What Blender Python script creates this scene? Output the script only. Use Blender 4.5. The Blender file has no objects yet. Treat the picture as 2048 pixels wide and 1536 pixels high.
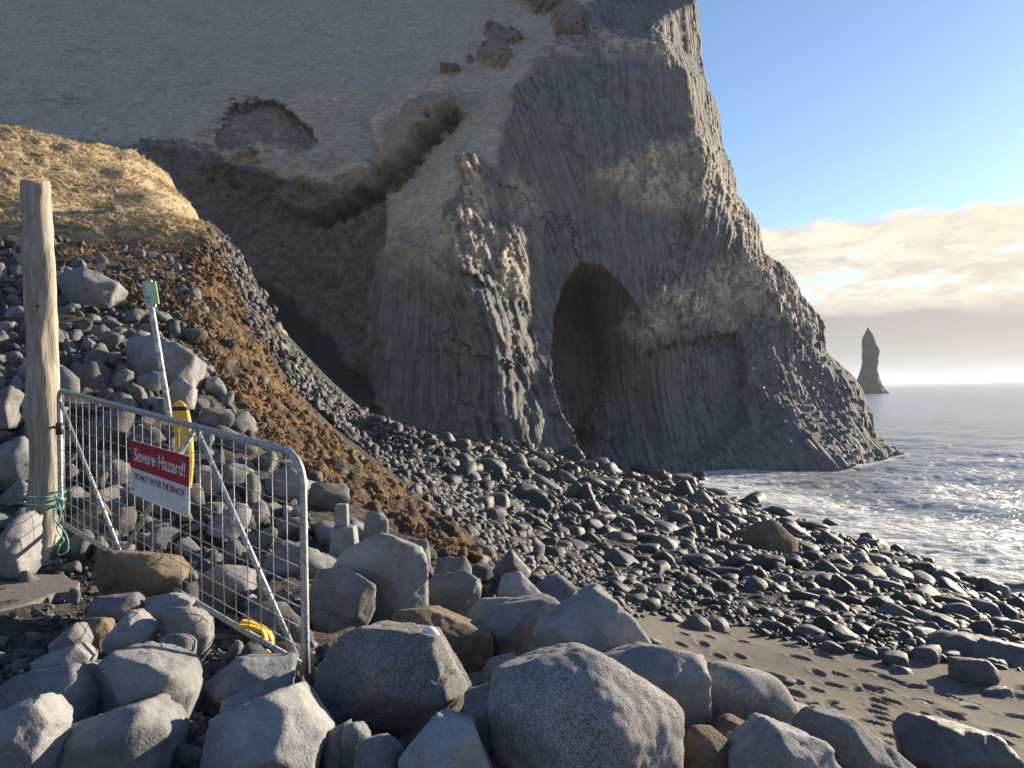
import bpy, bmesh, math, random
import numpy as np
from mathutils import Vector, Matrix, noise as mnoise
from mathutils.geometry import delaunay_2d_cdt
R = math.radians
random.seed(7)
rng = np.random.default_rng(11)
scene = bpy.context.scene
COL = scene.collection

# ------------------------------------------------------------------ camera
CAM_Z = 5.5                       # metres above the sea
F_PX = 1538.0                     # focal length in units of a 2048 wide frame
PITCH, ROLL = R(0.56), R(1.15)
cam_d = bpy.data.cameras.new('camera')
cam_d.sensor_width = 36.0
cam_d.lens = F_PX / 2048 * 36
cam_d.clip_start = 0.05
cam_d.clip_end = 20000
cam = bpy.data.objects.new('camera', cam_d)
COL.objects.link(cam)
cam.matrix_world = (Matrix.Translation((0, 0, CAM_Z)) @ Matrix.Rotation(R(90) + PITCH, 4, 'X')
                    @ Matrix.Rotation(-ROLL, 4, 'Z'))
scene.camera = cam

# ------------------------------------------------------------------ sky, sun, exposure
SUN_AZ, SUN_EL = R(52), R(14)     # azimuth clockwise from +Y (view direction)
SUN_DIR = Vector((math.sin(SUN_AZ) * math.cos(SUN_EL), math.cos(SUN_AZ) * math.cos(SUN_EL), math.sin(SUN_EL)))
world = bpy.data.worlds.new('World')
scene.world = world
world.use_nodes = True
SKY_STRENGTH = 0.105
SUN_STRENGTH = 4.5
EXPOSURE = 1.42


class NT:
    """small helper for node trees"""
    def __init__(s, tree):
        s.t = tree
    def n(s, kind, **kw):
        nd = s.t.nodes.new(kind)
        for k, v in kw.items():
            if k.startswith('_'):
                setattr(nd, k[1:], v)
        for k, v in kw.items():
            if not k.startswith('_'):
                key = int(k[1:]) if k[0] == 'i' and k[1:].isdigit() else k.replace('__', ' ')
                s.put(nd.inputs[key], v)
        return nd
    def put(s, sock, v):
        if isinstance(v, bpy.types.NodeSocket):
            s.t.links.new(v, sock)
        elif isinstance(v, bpy.types.Node):
            s.t.links.new(v.outputs[0], sock)
        else:
            if hasattr(sock.default_value, '__len__') and not hasattr(v, '__len__'):
                v = (v,) * len(sock.default_value)
            if hasattr(v, '__len__') and hasattr(sock.default_value, '__len__') and len(v) == 3 and len(sock.default_value) == 4:
                v = (*v, 1)
            sock.default_value = v
    def math(s, op, a, b=0.0, c=0.0, clamp=False):
        nd = s.n('ShaderNodeMath', _operation=op, _use_clamp=clamp)
        s.put(nd.inputs[0], a); s.put(nd.inputs[1], b); s.put(nd.inputs[2], c)
        return nd.outputs[0]
    def vmath(s, op, a, b=(0, 0, 0)):
        nd = s.n('ShaderNodeVectorMath', _operation=op)
        s.put(nd.inputs[0], a)
        if op == 'SCALE':
            s.put(nd.inputs[3], b)
        else:
            s.put(nd.inputs[1], b)
        return nd.outputs['Value'] if op in ('DOT_PRODUCT', 'LENGTH', 'DISTANCE') else nd.outputs[0]
    def mix(s, f, a, b, mode='MIX'):
        nd = s.n('ShaderNodeMix', _data_type='RGBA', _blend_type=mode)
        s.put(nd.inputs[0], f); s.put(nd.inputs[6], a); s.put(nd.inputs[7], b)
        return nd.outputs[2]
    def ramp(s, f, stops, interp='LINEAR'):
        nd = s.n('ShaderNodeValToRGB')
        nd.color_ramp.interpolation = interp
        el = nd.color_ramp.elements
        while len(el) < len(stops):
            el.new(0.5)
        for e, (p, c) in zip(el, stops):
            e.position = p
            e.color = (c, c, c, 1) if not hasattr(c, '__len__') else (*c[:3], 1)
        s.put(nd.inputs[0], f)
        return nd.outputs[0]
    def maprange(s, v, a, b, c=0.0, d=1.0, interp='SMOOTHSTEP'):
        nd = s.n('ShaderNodeMapRange', _interpolation_type=interp)
        for i, q in enumerate((v, a, b, c, d)):
            s.put(nd.inputs[i], q)
        return nd.outputs[0]
    def noise(s, vec, scale, detail=4, rough=0.55, dist=0.0):
        nd = s.n('ShaderNodeTexNoise', Scale=scale, Detail=detail, Roughness=rough, Distortion=dist)
        s.put(nd.inputs['Vector'], vec)
        return nd.outputs[0]
    def attr(s, name):
        return s.n('ShaderNodeAttribute', _attribute_name=name)


def build_world():
    t = world.node_tree
    t.nodes.clear()
    g = NT(t)
    out = g.n('ShaderNodeOutputWorld')
    bg = g.n('ShaderNodeBackground', Strength=SKY_STRENGTH)
    t.links.new(bg.outputs[0], out.inputs[0])
    sky = g.n('ShaderNodeTexSky', _sky_type='NISHITA', _sun_disc=False, _sun_elevation=SUN_EL, _sun_rotation=SUN_AZ,
              _altitude=0.0, _air_density=1.0, _dust_density=0.2, _ozone_density=1.6)
    tc = g.n('ShaderNodeTexCoord')
    d = g.vmath('NORMALIZE', tc.outputs['Generated'])
    sep = g.n('ShaderNodeSeparateXYZ'); t.links.new(d, sep.inputs[0])
    z = sep.outputs[2]
    zc = g.math('MAXIMUM', z, 0.0)
    # cloud sheet coordinates: azimuth, elevation stretched so that streaks lie along the horizon
    az = g.math('ARCTAN2', sep.outputs[0], sep.outputs[1])
    comb = g.n('ShaderNodeCombineXYZ')
    g.put(comb.inputs[0], g.math('MULTIPLY', az, 12.0)); g.put(comb.inputs[1], g.math('MULTIPLY', zc, 44.0)); g.put(comb.inputs[2], 3.3)
    n1 = g.noise(comb.outputs[0], 1.0, 6, 0.55, 0.25)
    comb2 = g.n('ShaderNodeCombineXYZ')
    g.put(comb2.inputs[0], g.math('MULTIPLY', az, 42.0)); g.put(comb2.inputs[1], g.math('MULTIPLY', zc, 130.0)); g.put(comb2.inputs[2], 1.7)
    n2 = g.noise(comb2.outputs[0], 1.0, 5, 0.6, 0.4)
    nn = g.math('ADD', g.math('MULTIPLY', n1, 0.68), g.math('MULTIPLY', n2, 0.32))
    # band between the bank on the horizon and clear blue above
    topedge = g.math('ADD', zc, g.math('MULTIPLY', g.math('SUBTRACT', nn, 0.5), 0.075))
    band = g.maprange(topedge, 0.186, 0.198, 1.0, 0.0)
    gapw = g.math('MULTIPLY', g.maprange(zc, 0.085, 0.11), g.maprange(zc, 0.13, 0.17, 1.0, 0.0))
    thick = g.math('ADD', nn, g.math('MULTIPLY', gapw, -0.10))
    cover = g.math('MULTIPLY', band, g.maprange(thick, 0.26, 0.40))
    sunang = g.math('MAXIMUM', g.vmath('DOT_PRODUCT', d, tuple(SUN_DIR)), 0.0)
    glow = g.math('POWER', sunang, 5.0)
    shade = g.maprange(nn, 0.44, 0.60)
    lit = g.mix(shade, CLOUD_LIT, CLOUD_GREY)
    lit = g.mix(g.math('MULTIPLY', glow, 0.55), lit, CLOUD_GLOW)
    bankedge = g.math('ADD', zc, g.math('MULTIPLY', g.math('SUBTRACT', n1, 0.5), 0.07))
    bank = g.maprange(bankedge, 0.072, 0.100, 1.0, 0.0)
    bankcol = g.mix(g.maprange(zc, 0.0, 0.05), BANK_LOW, BANK_COL)
    bankcol = g.mix(g.math('MULTIPLY', glow, 0.5), bankcol, CLOUD_GLOW)
    c = g.mix(cover, g.mix(1.0, sky.outputs[0], SKY_TINT, 'MULTIPLY'), lit)
    c = g.mix(bank, c, bankcol)
    t.links.new(c, bg.inputs[0])


K = 1.0 / SKY_STRENGTH
CLOUD_LIT = tuple(0.36 * K * q for q in (1.0, 0.95, 0.84))
CLOUD_GREY = tuple(0.235 * K * q for q in (1.0, 0.96, 0.92))
CLOUD_GLOW = tuple(0.42 * K * q for q in (1.0, 0.88, 0.62))
BANK_COL = tuple(0.11 * K * q for q in (0.95, 0.98, 1.08))
BANK_LOW = tuple(0.16 * K * q for q in (1.0, 0.97, 0.92))
SKY_TINT = (0.475, 0.55, 0.66)
build_world()
sun_d = bpy.data.lights.new('sun', 'SUN')
sun_d.energy = SUN_STRENGTH
sun_d.angle = R(0.5)
sun_d.color = (1.0, 0.83, 0.61)
sun = bpy.data.objects.new('sun', sun_d)
COL.objects.link(sun)
sun.rotation_euler = (-SUN_DIR).to_track_quat('-Z', 'Y').to_euler()
sun.location = (60, 30, 60)
vs = scene.view_settings
vs.view_transform = 'Standard'; vs.look = 'None'; vs.exposure = EXPOSURE; vs.gamma = 1.0
vs.use_curve_mapping = False
scene.render.engine = 'CYCLES'
scene.cycles.max_bounces = 5
scene.cycles.diffuse_bounces = 3
scene.cycles.glossy_bounces = 3
scene.cycles.transmission_bounces = 3
scene.cycles.volume_bounces = 1
scene.cycles.use_denoising = True

# ------------------------------------------------------------------ image coordinate helpers
CM = cam.matrix_world.copy()
CR = np.array(CM.to_3x3())


def P(px, py, Y):
    """point of the place seen at (px, py) of the 2048x1536 image, Y metres out"""
    v = CR @ np.array([(px - 1024) / F_PX, -(py - 768) / F_PX, -1.0])
    s = Y / v[1]
    return np.array([v[0] * s, Y, CAM_Z + v[2] * s])


def PP(pts):
    return np.array([P(*p) for p in pts])


def pix(p):
    q = (np.asarray(p) - np.array([0, 0, CAM_Z])) @ CR
    w = -q[..., 2]
    w = np.where(np.abs(w) < 1e-6, 1e-6, w)
    return 1024 + F_PX * q[..., 0] / w, 768 - F_PX * q[..., 1] / w


GRAD = np.array([[1, 1, 0], [-1, 1, 0], [1, -1, 0], [-1, -1, 0], [1, 0, 1], [-1, 0, 1], [1, 0, -1], [-1, 0, -1],
                 [0, 1, 1], [0, -1, 1], [0, 1, -1], [0, -1, -1], [1, 1, 0], [-1, 1, 0], [0, -1, 1], [0, -1, -1]], np.float32)


def _hash(a, b, c):
    h = (a * np.uint32(374761393)) ^ (b * np.uint32(668265263)) ^ (c * np.uint32(2246822519))
    h = (h ^ (h >> np.uint32(13))) * np.uint32(1274126177)
    return h ^ (h >> np.uint32(16))


def pn(p, seed=0):
    """gradient noise, p (N,3), about -1..1"""
    p = np.asarray(p, np.float64) + seed * 17.31
    i = np.floor(p)
    f = (p - i).astype(np.float32)
    i = i.astype(np.int64).astype(np.uint32)
    u = f * f * f * (f * (f * 6 - 15) + 10)
    r = 0
    for dx in (0, 1):
        for dy in (0, 1):
            for dz in (0, 1):
                g = GRAD[_hash(i[:, 0] + np.uint32(dx), i[:, 1] + np.uint32(dy), i[:, 2] + np.uint32(dz)) & np.uint32(15)]
                dot = g[:, 0] * (f[:, 0] - dx) + g[:, 1] * (f[:, 1] - dy) + g[:, 2] * (f[:, 2] - dz)
                w = (u[:, 0] if dx else 1 - u[:, 0]) * (u[:, 1] if dy else 1 - u[:, 1]) * (u[:, 2] if dz else 1 - u[:, 2])
                r = r + w * dot
    return r


def fbm(p, octaves=4, gain=0.5, lac=2.0, seed=0, ridged=False):
    a, s, f = 0.0, 1.0, 1.0
    p = np.asarray(p, np.float64)
    for o in range(octaves):
        q = pn(p * f, seed + o * 3)
        if ridged:
            q = 1 - 2 * np.abs(q)
        a = a + s * q
        s *= gain
        f *= lac
    return a


def xyz(x, y, z=0.0):
    x = np.asarray(x, float).ravel(); y = np.asarray(y, float).ravel()
    return np.stack([x, y, np.broadcast_to(np.asarray(z, float), x.shape) if np.ndim(z) == 0 else np.asarray(z, float).ravel()], 1)


def sstep(v, a, b):
    t = np.clip((v - a) / (b - a), 0, 1)
    return t * t * (3 - 2 * t)


def poly_sd(px, py, poly):
    """signed distance to polygon, negative inside"""
    poly = np.asarray(poly, float)
    d = np.full(px.shape, 1e9)
    inside = np.zeros(px.shape, bool)
    n = len(poly)
    for i in range(n):
        ax, ay = poly[i]; bx, by = poly[(i + 1) % n]
        ex, ey = bx - ax, by - ay
        t = np.clip(((px - ax) * ex + (py - ay) * ey) / (ex * ex + ey * ey + 1e-9), 0, 1)
        d = np.minimum(d, np.hypot(px - ax - t * ex, py - ay - t * ey))
        c = ((ay > py) != (by > py)) & (px < ex * (py - ay) / (ey if ey else 1e-9) + ax)
        inside ^= c
    return np.where(inside, -d, d)


class TPS:
    def __init__(s, xy, v, reg=1e-3):
        xy = np.asarray(xy, float); n = len(xy)
        s.c = xy
        K_ = s._k(xy, xy) + reg * np.eye(n)
        Pm = np.hstack([np.ones((n, 1)), xy])
        A = np.zeros((n + 3, n + 3)); A[:n, :n] = K_; A[:n, n:] = Pm; A[n:, :n] = Pm.T
        s.w = np.linalg.solve(A, np.concatenate([v, np.zeros(3)]))
    def _k(s, a, b):
        d2 = ((a[:, None, :] - b[None]) ** 2).sum(-1)
        return 0.5 * d2 * np.log(d2 + 1e-9)
    def __call__(s, xy):
        xy = np.asarray(xy, float)
        out = np.empty(len(xy))
        for k in range(0, len(xy), 40000):
            q = xy[k:k + 40000]
            out[k:k + 40000] = s._k(q, s.c) @ s.w[:-3] + s.w[-3] + q @ s.w[-2:]
        return out


# ------------------------------------------------------------------ object helpers
def tag(o, label=None, cat=None, group=None, kind=None):
    if label: o['label'] = label
    if cat: o['category'] = cat
    if group: o['group'] = group
    if kind: o['kind'] = kind
    return o


def mesh_obj(name, verts, faces, mat, parent=None, smooth=True, link=True):
    me = bpy.data.meshes.new(name)
    verts = np.asarray(verts, np.float32)
    if isinstance(faces, np.ndarray):
        k = faces.shape[1]
        me.vertices.add(len(verts)); me.vertices.foreach_set('co', verts.ravel())
        me.loops.add(faces.size); me.loops.foreach_set('vertex_index', faces.ravel().astype(np.int32))
        me.polygons.add(len(faces)); me.polygons.foreach_set('loop_start', np.arange(0, faces.size, k, dtype=np.int32))
        me.update(calc_edges=True)
    else:
        me.from_pydata([tuple(map(float, v)) for v in verts], [], faces)
        me.update()
    if smooth:
        me.polygons.foreach_set('use_smooth', np.ones(len(me.polygons), bool))
    if mat:
        me.materials.append(mat)
    o = bpy.data.objects.new(name, me)
    if link:
        COL.objects.link(o)
    if parent:
        o.parent = parent
    return o


def set_attr(o, name, data, typ='FLOAT'):
    a = o.data.attributes.new(name, typ, 'POINT')
    a.data.foreach_set('value' if typ == 'FLOAT' else 'vector', np.asarray(data, np.float32).ravel())


def grid_faces(nr, nc, flip=False):
    i = np.arange(nr - 1)[:, None] * nc + np.arange(nc - 1)[None]
    f = np.stack([i, i + 1, i + nc + 1, i + nc], -1).reshape(-1, 4)
    return f[:, ::-1].copy() if flip else f


def empty(name, loc=(0, 0, 0), rz=0.0):
    o = bpy.data.objects.new(name, None)
    COL.objects.link(o)
    o.location = loc
    o.rotation_euler = (0, 0, rz)
    o.empty_display_size = 0.2
    return o


def tube(pts, r, seg=8, closed=False, caps=True):
    """tube along points -> verts, faces; r scalar or list"""
    pts = [Vector(p) for p in pts]
    n = len(pts)
    rr = r if hasattr(r, '__len__') else [r] * n
    V, Fc = [], []
    up = None
    for i, p in enumerate(pts):
        a = pts[(i - 1) % n] if (closed or i) else p
        b = pts[(i + 1) % n] if (closed or i < n - 1) else p
        t = (b - a).normalized()
        if up is None:
            up = t.orthogonal().normalized()
        else:
            up = (up - t * up.dot(t)).normalized()
        s = t.cross(up)
        for k in range(seg):
            a_ = 2 * math.pi * k / seg
            V.append(p + (up * math.cos(a_) + s * math.sin(a_)) * rr[i])
    m = n if closed else n - 1
    for i in range(m):
        for k in range(seg):
            j = (i + 1) % n
            Fc.append((i * seg + k, i * seg + (k + 1) % seg, j * seg + (k + 1) % seg, j * seg + k))
    if caps and not closed:
        Fc.append(tuple(range(seg))[::-1]); Fc.append(tuple((n - 1) * seg + k for k in range(seg)))
    return V, Fc


# ------------------------------------------------------------------ materials
def new_mat(name):
    m = bpy.data.materials.new(name)
    m.use_nodes = True
    t = m.node_tree
    t.nodes.clear()
    g = NT(t)
    out = g.n('ShaderNodeOutputMaterial')
    b = g.n('ShaderNodeBsdfPrincipled')
    t.links.new(b.outputs[0], out.inputs[0])
    return m, g, b


def add_bump(g, b, height, strength=0.5, dist=0.02, prev=None):
    nd = g.n('ShaderNodeBump', Strength=strength, Distance=dist)
    g.put(nd.inputs['Height'], height)
    if prev is not None:
        g.put(nd.inputs['Normal'], prev)
    g.put(b.inputs['Normal'], nd.outputs[0])
    return nd.outputs[0]


def rock_mat(name, c1, c2, c3=None, rough=0.85, scale=1.0, pits=0.0, bump=0.5, spec=0.3):
    m, g, b = new_mat(name)
    tc = g.n('ShaderNodeTexCoord')
    oi = g.n('ShaderNodeObjectInfo')
    off = g.vmath('SCALE', (13.1, 7.7, 5.3), oi.outputs['Random'])
    v = g.vmath('ADD', tc.outputs['Object'], off)
    n1 = g.noise(v, 2.2 * scale, 5, 0.6, 0.3)
    n2 = g.noise(v, 14 * scale, 6, 0.65)
    n3 = g.noise(v, 90 * scale, 3, 0.6)
    f = g.math('ADD', g.math('MULTIPLY', n1, 0.6), g.math('MULTIPLY', n2, 0.4))
    col = g.mix(g.maprange(f, 0.38, 0.62), c1, c2)
    if c3:
        col = g.mix(g.math('MULTIPLY', g.maprange(g.noise(v, 5.5 * scale, 6, 0.7), 0.54, 0.68), 0.75), col, c3)
    col = g.mix(g.math('MULTIPLY', g.maprange(n3, 0.5, 0.75), 0.35), col, tuple(min(1, 1.7 * q) for q in c2))
    br = g.maprange(oi.outputs['Random'], 0, 1, 0.75, 1.2, 'LINEAR')
    col = g.mix(1.0, col, g.n('ShaderNodeCombineColor', i0=br, i1=br, i2=br).outputs[0], 'MULTIPLY')
    # veins and stains
    vein = g.noise(g.vmath('MULTIPLY', v, (1.0, 1.0, 3.2)), 3.0 * scale, 5, 0.6, 1.2)
    vn = g.maprange(g.math('ABSOLUTE', g.math('SUBTRACT', vein, 0.5)), 0.0, 0.022, 1.0, 0.0)
    col = g.mix(g.math('MULTIPLY', vn, 0.12), col, tuple(min(1, 2.0 * q) for q in c2))
    st = g.maprange(g.noise(v, 1.3 * scale, 6, 0.7), 0.52, 0.66)
    col = g.mix(g.math('MULTIPLY', st, 0.45), col, tuple(0.6 * q for q in c1))
    h = g.math('ADD', g.math('MULTIPLY', n2, 0.7), g.math('MULTIPLY', n3, 0.3))
    if pits:
        vo = g.n('ShaderNodeTexVoronoi', Scale=120 * scale)
        g.put(vo.inputs['Vector'], g.vmath('ADD', v, g.vmath('SCALE', g.n('ShaderNodeTexNoise', Scale=30.0, Vector=v).outputs['Color'], 0.02)))
        vo2 = g.n('ShaderNodeTexVoronoi', Scale=52 * scale)
        g.put(vo2.inputs['Vector'], v)
        sel = g.maprange(n1, 0.35, 0.55)
        pit = g.math('MULTIPLY', g.maprange(vo.outputs['Distance'], 0.14, 0.42), 1.0)
        pit2 = g.maprange(vo2.outputs['Distance'], 0.10, 0.26)
        ph = g.math('MULTIPLY', g.math('MULTIPLY', pit, pit2), 1.0)
        h = g.math('ADD', g.math('MULTIPLY', h, 0.5), g.math('MULTIPLY', ph, pits))
    add_bump(g, b, h, bump, (0.012 if pits else 0.03) / scale)
    g.put(b.inputs['Base Color'], col)
    g.put(b.inputs['Roughness'], rough)
    g.put(b.inputs['Specular IOR Level'], spec)
    return m


M = {}
M['grey'] = rock_mat('dry_grey_basalt', (0.145, 0.151, 0.16), (0.245, 0.25, 0.256), (0.29, 0.277, 0.25), rough=0.9)
M['pitted'] = rock_mat('pitted_basalt', (0.175, 0.178, 0.18), (0.30, 0.30, 0.298), None, rough=0.9, pits=0.9, bump=0.9)
M['dark'] = rock_mat('dark_basalt', (0.06, 0.062, 0.066), (0.115, 0.115, 0.117), (0.15, 0.138, 0.115), rough=0.6, spec=0.5)
M['wet'] = rock_mat('wet_beach_stone', (0.032, 0.034, 0.037), (0.07, 0.072, 0.075), (0.105, 0.1, 0.09), rough=0.58, spec=0.35, bump=0.45)
M['brown'] = rock_mat('brown_crusted_rock', (0.11, 0.09, 0.07), (0.21, 0.165, 0.115), (0.30, 0.20, 0.10), rough=0.95, bump=0.9)
M['scree'] = rock_mat('scree_rock', (0.085, 0.087, 0.09), (0.18, 0.18, 0.176), (0.25, 0.205, 0.15), rough=0.92)
M['white'] = rock_mat('white_stone', (0.62, 0.6, 0.56), (0.78, 0.76, 0.72), None, rough=0.8)


def cliff_mat():
    m, g, b = new_mat('cliff_surface')
    geo = g.n('ShaderNodeNewGeometry')
    pos = geo.outputs['Position']
    grass = g.attr('grass').outputs['Fac']
    soil = g.attr('soil').outputs['Fac']
    blk = g.attr('black').outputs['Fac']
    cc = g.attr('colco').outputs['Vector']
    n1 = g.noise(pos, 0.22, 5, 0.6)
    n2 = g.noise(pos, 1.3, 6, 0.65)
    n3 = g.noise(pos, 6.0, 5, 0.65)
    # basalt
    rock = g.mix(g.maprange(n2, 0.35, 0.65), (0.098, 0.104, 0.104), (0.19, 0.194, 0.19))
    rock = g.mix(g.math('MULTIPLY', g.maprange(n1, 0.48, 0.62), 0.75), rock, (0.21, 0.18, 0.155))
    rock = g.mix(g.math('MULTIPLY', g.maprange(g.noise(pos, 0.55, 6, 0.7), 0.55, 0.68), 0.6), rock, (0.155, 0.158, 0.115))
    strk = g.noise(g.vmath('MULTIPLY', cc, (2.8, 0.16, 1)), 1.0, 4, 0.6)
    rock = g.mix(g.math('MULTIPLY', g.maprange(strk, 0.42, 0.62), 0.6), rock, (0.24, 0.235, 0.225))
    # dry winter grass
    gn = g.noise(g.vmath('MULTIPLY', pos, (0.8, 1.5, 3.6)), 1.6, 6, 0.7)
    gcol = g.mix(g.maprange(gn, 0.36, 0.64), (0.42, 0.355, 0.265), (0.66, 0.575, 0.45))
    fl = g.noise(g.vmath('MULTIPLY', pos, (0.9, 1.4, 7.0)), 1.3, 5, 0.7)
    gcol = g.mix(g.math('MULTIPLY', g.maprange(fl, 0.53, 0.68), 0.45), gcol, (0.27, 0.215, 0.155))
    gcol = g.mix(g.math('MULTIPLY', g.maprange(g.noise(pos, 0.35, 5, 0.65), 0.5, 0.68), 0.4), gcol, (0.3, 0.25, 0.185))
    gcol = g.mix(g.math('MULTIPLY', g.maprange(n2, 0.55, 0.72), 0.5), gcol, (0.3, 0.245, 0.175))
    gcol = g.mix(g.math('MULTIPLY', g.maprange(g.noise(pos, 0.09, 4, 0.6), 0.48, 0.65), 0.45), gcol, (0.45, 0.39, 0.31))
    scol = g.mix(g.maprange(n3, 0.35, 0.65), (0.17, 0.135, 0.112), (0.29, 0.235, 0.195))
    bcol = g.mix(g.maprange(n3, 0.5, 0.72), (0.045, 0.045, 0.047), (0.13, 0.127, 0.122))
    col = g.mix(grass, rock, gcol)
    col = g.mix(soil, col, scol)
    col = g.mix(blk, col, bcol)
    g.put(b.inputs['Base Color'], col)
    g.put(b.inputs['Roughness'], 0.92)
    g.put(b.inputs['Specular IOR Level'], 0.2)
    vo = g.n('ShaderNodeTexVoronoi', _feature='DISTANCE_TO_EDGE', Scale=1.0)
    g.put(vo.inputs['Vector'], g.vmath('MULTIPLY', cc, (2.1, 0.10, 1)))
    ed = g.maprange(vo.outputs['Distance'], 0.0, 0.16)
    colh = g.math('ADD', g.math('MULTIPLY', ed, 0.6), g.math('MULTIPLY', strk, 0.6))
    gh = g.math('ADD', g.math('MULTIPLY', gn, 0.6), g.math('MULTIPLY', n3, 0.2))
    nmix = g.n('ShaderNodeMix', _data_type='FLOAT')
    g.put(nmix.inputs[0], g.math('MAXIMUM', g.math('MAXIMUM', grass, soil), blk)); g.put(nmix.inputs[2], colh); g.put(nmix.inputs[3], gh)
    h = g.math('ADD', nmix.outputs[0], g.math('MULTIPLY', n3, 0.5))
    add_bump(g, b, h, 0.85, 0.19)
    return m


def column_mat():
    m, g, b = new_mat('basalt_column_rock')
    geo = g.n('ShaderNodeNewGeometry')
    pos = geo.outputs['Position']
    oi = g.n('ShaderNodeObjectInfo')
    n2 = g.noise(g.vmath('MULTIPLY', pos, (2, 2, .6)), 1.3, 6, 0.65)
    n3 = g.noise(pos, 7.0, 5, 0.65)
    rock = g.mix(g.maprange(n2, 0.35, 0.65), (0.085, 0.084, 0.083), (0.17, 0.168, 0.16))
    br = g.maprange(oi.outputs['Random'], 0, 1, 0.7, 1.4, 'LINEAR')
    rock = g.mix(1.0, rock, g.n('ShaderNodeCombineColor', i0=br, i1=br, i2=br).outputs[0], 'MULTIPLY')
    nz = g.n('ShaderNodeSeparateXYZ'); g.put(nz.inputs[0], geo.outputs['Normal'])
    rock = g.mix(g.math('MULTIPLY', g.maprange(g.math('MULTIPLY', nz.outputs[2], n2), 0.3, 0.5), 0.5), rock, (0.17, 0.15, 0.09))
    g.put(b.inputs['Base Color'], rock)
    g.put(b.inputs['Roughness'], 0.75)
    add_bump(g, b, g.math('ADD', n3, n2), 0.7, 0.1)
    return m


def ground_mat():
    m, g, b = new_mat('beach_surface')
    geo = g.n('ShaderNodeNewGeometry')
    pos = geo.outputs['Position']
    grass = g.attr('grass').outputs['Fac']
    soil = g.attr('soil').outputs['Fac']
    peb = g.attr('pebble').outputs['Fac']
    scr = g.attr('scree').outputs['Fac']
    n1 = g.noise(pos, 0.8, 5, 0.6)
    n2 = g.noise(pos, 7, 5, 0.65)
    n3 = g.noise(pos, 60, 4, 0.7)
    n4 = g.noise(pos, 260, 2, 0.6)
    sand = g.mix(g.maprange(n1, 0.35, 0.65), (0.16, 0.146, 0.128), (0.21, 0.192, 0.168))
    sand = g.mix(g.math('MULTIPLY', g.maprange(n4, 0.5, 0.75), 0.5), sand, (0.22, 0.2, 0.175))
    sand = g.mix(g.math('MULTIPLY', g.maprange(n4, 0.45, 0.25), 0.5), sand, (0.04, 0.038, 0.035))
    pcol = g.mix(g.maprange(n2, 0.4, 0.6), (0.03, 0.03, 0.031), (0.07, 0.07, 0.068))
    so = g.mix(g.maprange(n2, 0.35, 0.65), (0.14, 0.085, 0.042), (0.33, 0.205, 0.10))
    so = g.mix(g.math('MULTIPLY', g.maprange(n1, 0.45, 0.62), 0.7), so, (0.14, 0.11, 0.08))
    gn = g.noise(g.vmath('MULTIPLY', pos, (1.0, 1.6, 3.0)), 3.4, 6, 0.7)
    gc = g.mix(g.maprange(gn, 0.36, 0.64), (0.38, 0.30, 0.18), (0.64, 0.52, 0.34))
    gc = g.mix(g.math('MULTIPLY', g.maprange(n1, 0.52, 0.66), 0.6), gc, (0.22, 0.165, 0.09))
    sc = g.mix(g.maprange(n2, 0.4, 0.62), (0.06, 0.055, 0.05), (0.13, 0.115, 0.10))
    col = g.mix(peb, sand, pcol)
    col = g.mix(scr, col, sc)
    col = g.mix(g.math('MULTIPLY', soil, g.maprange(g.noise(pos, 1.9, 5, 0.7), 0.38, 0.55)), col, so)
    col = g.mix(grass, col, gc)
    g.put(b.inputs['Base Color'], col)
    g.put(b.inputs['Roughness'], 0.95)
    g.put(b.inputs['Specular IOR Level'], 0.2)
    rough = g.math('MAXIMUM', g.math('MAXIMUM', soil, grass), g.math('MAXIMUM', scr, peb))
    h1 = g.math('ADD', g.math('MULTIPLY', n3, 0.012), g.math('MULTIPLY', n4, 0.006))
    h2 = g.math('ADD', g.math('MULTIPLY', n2, 0.16), g.math('MULTIPLY', n3, 0.03))
    h2 = g.math('ADD', h2, g.math('MULTIPLY', gn, g.math('MULTIPLY', grass, 0.12)))
    add_bump(g, b, g.math('ADD', h1, g.math('MULTIPLY', h2, rough)), 0.9, 1.0)
    return m


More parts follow.
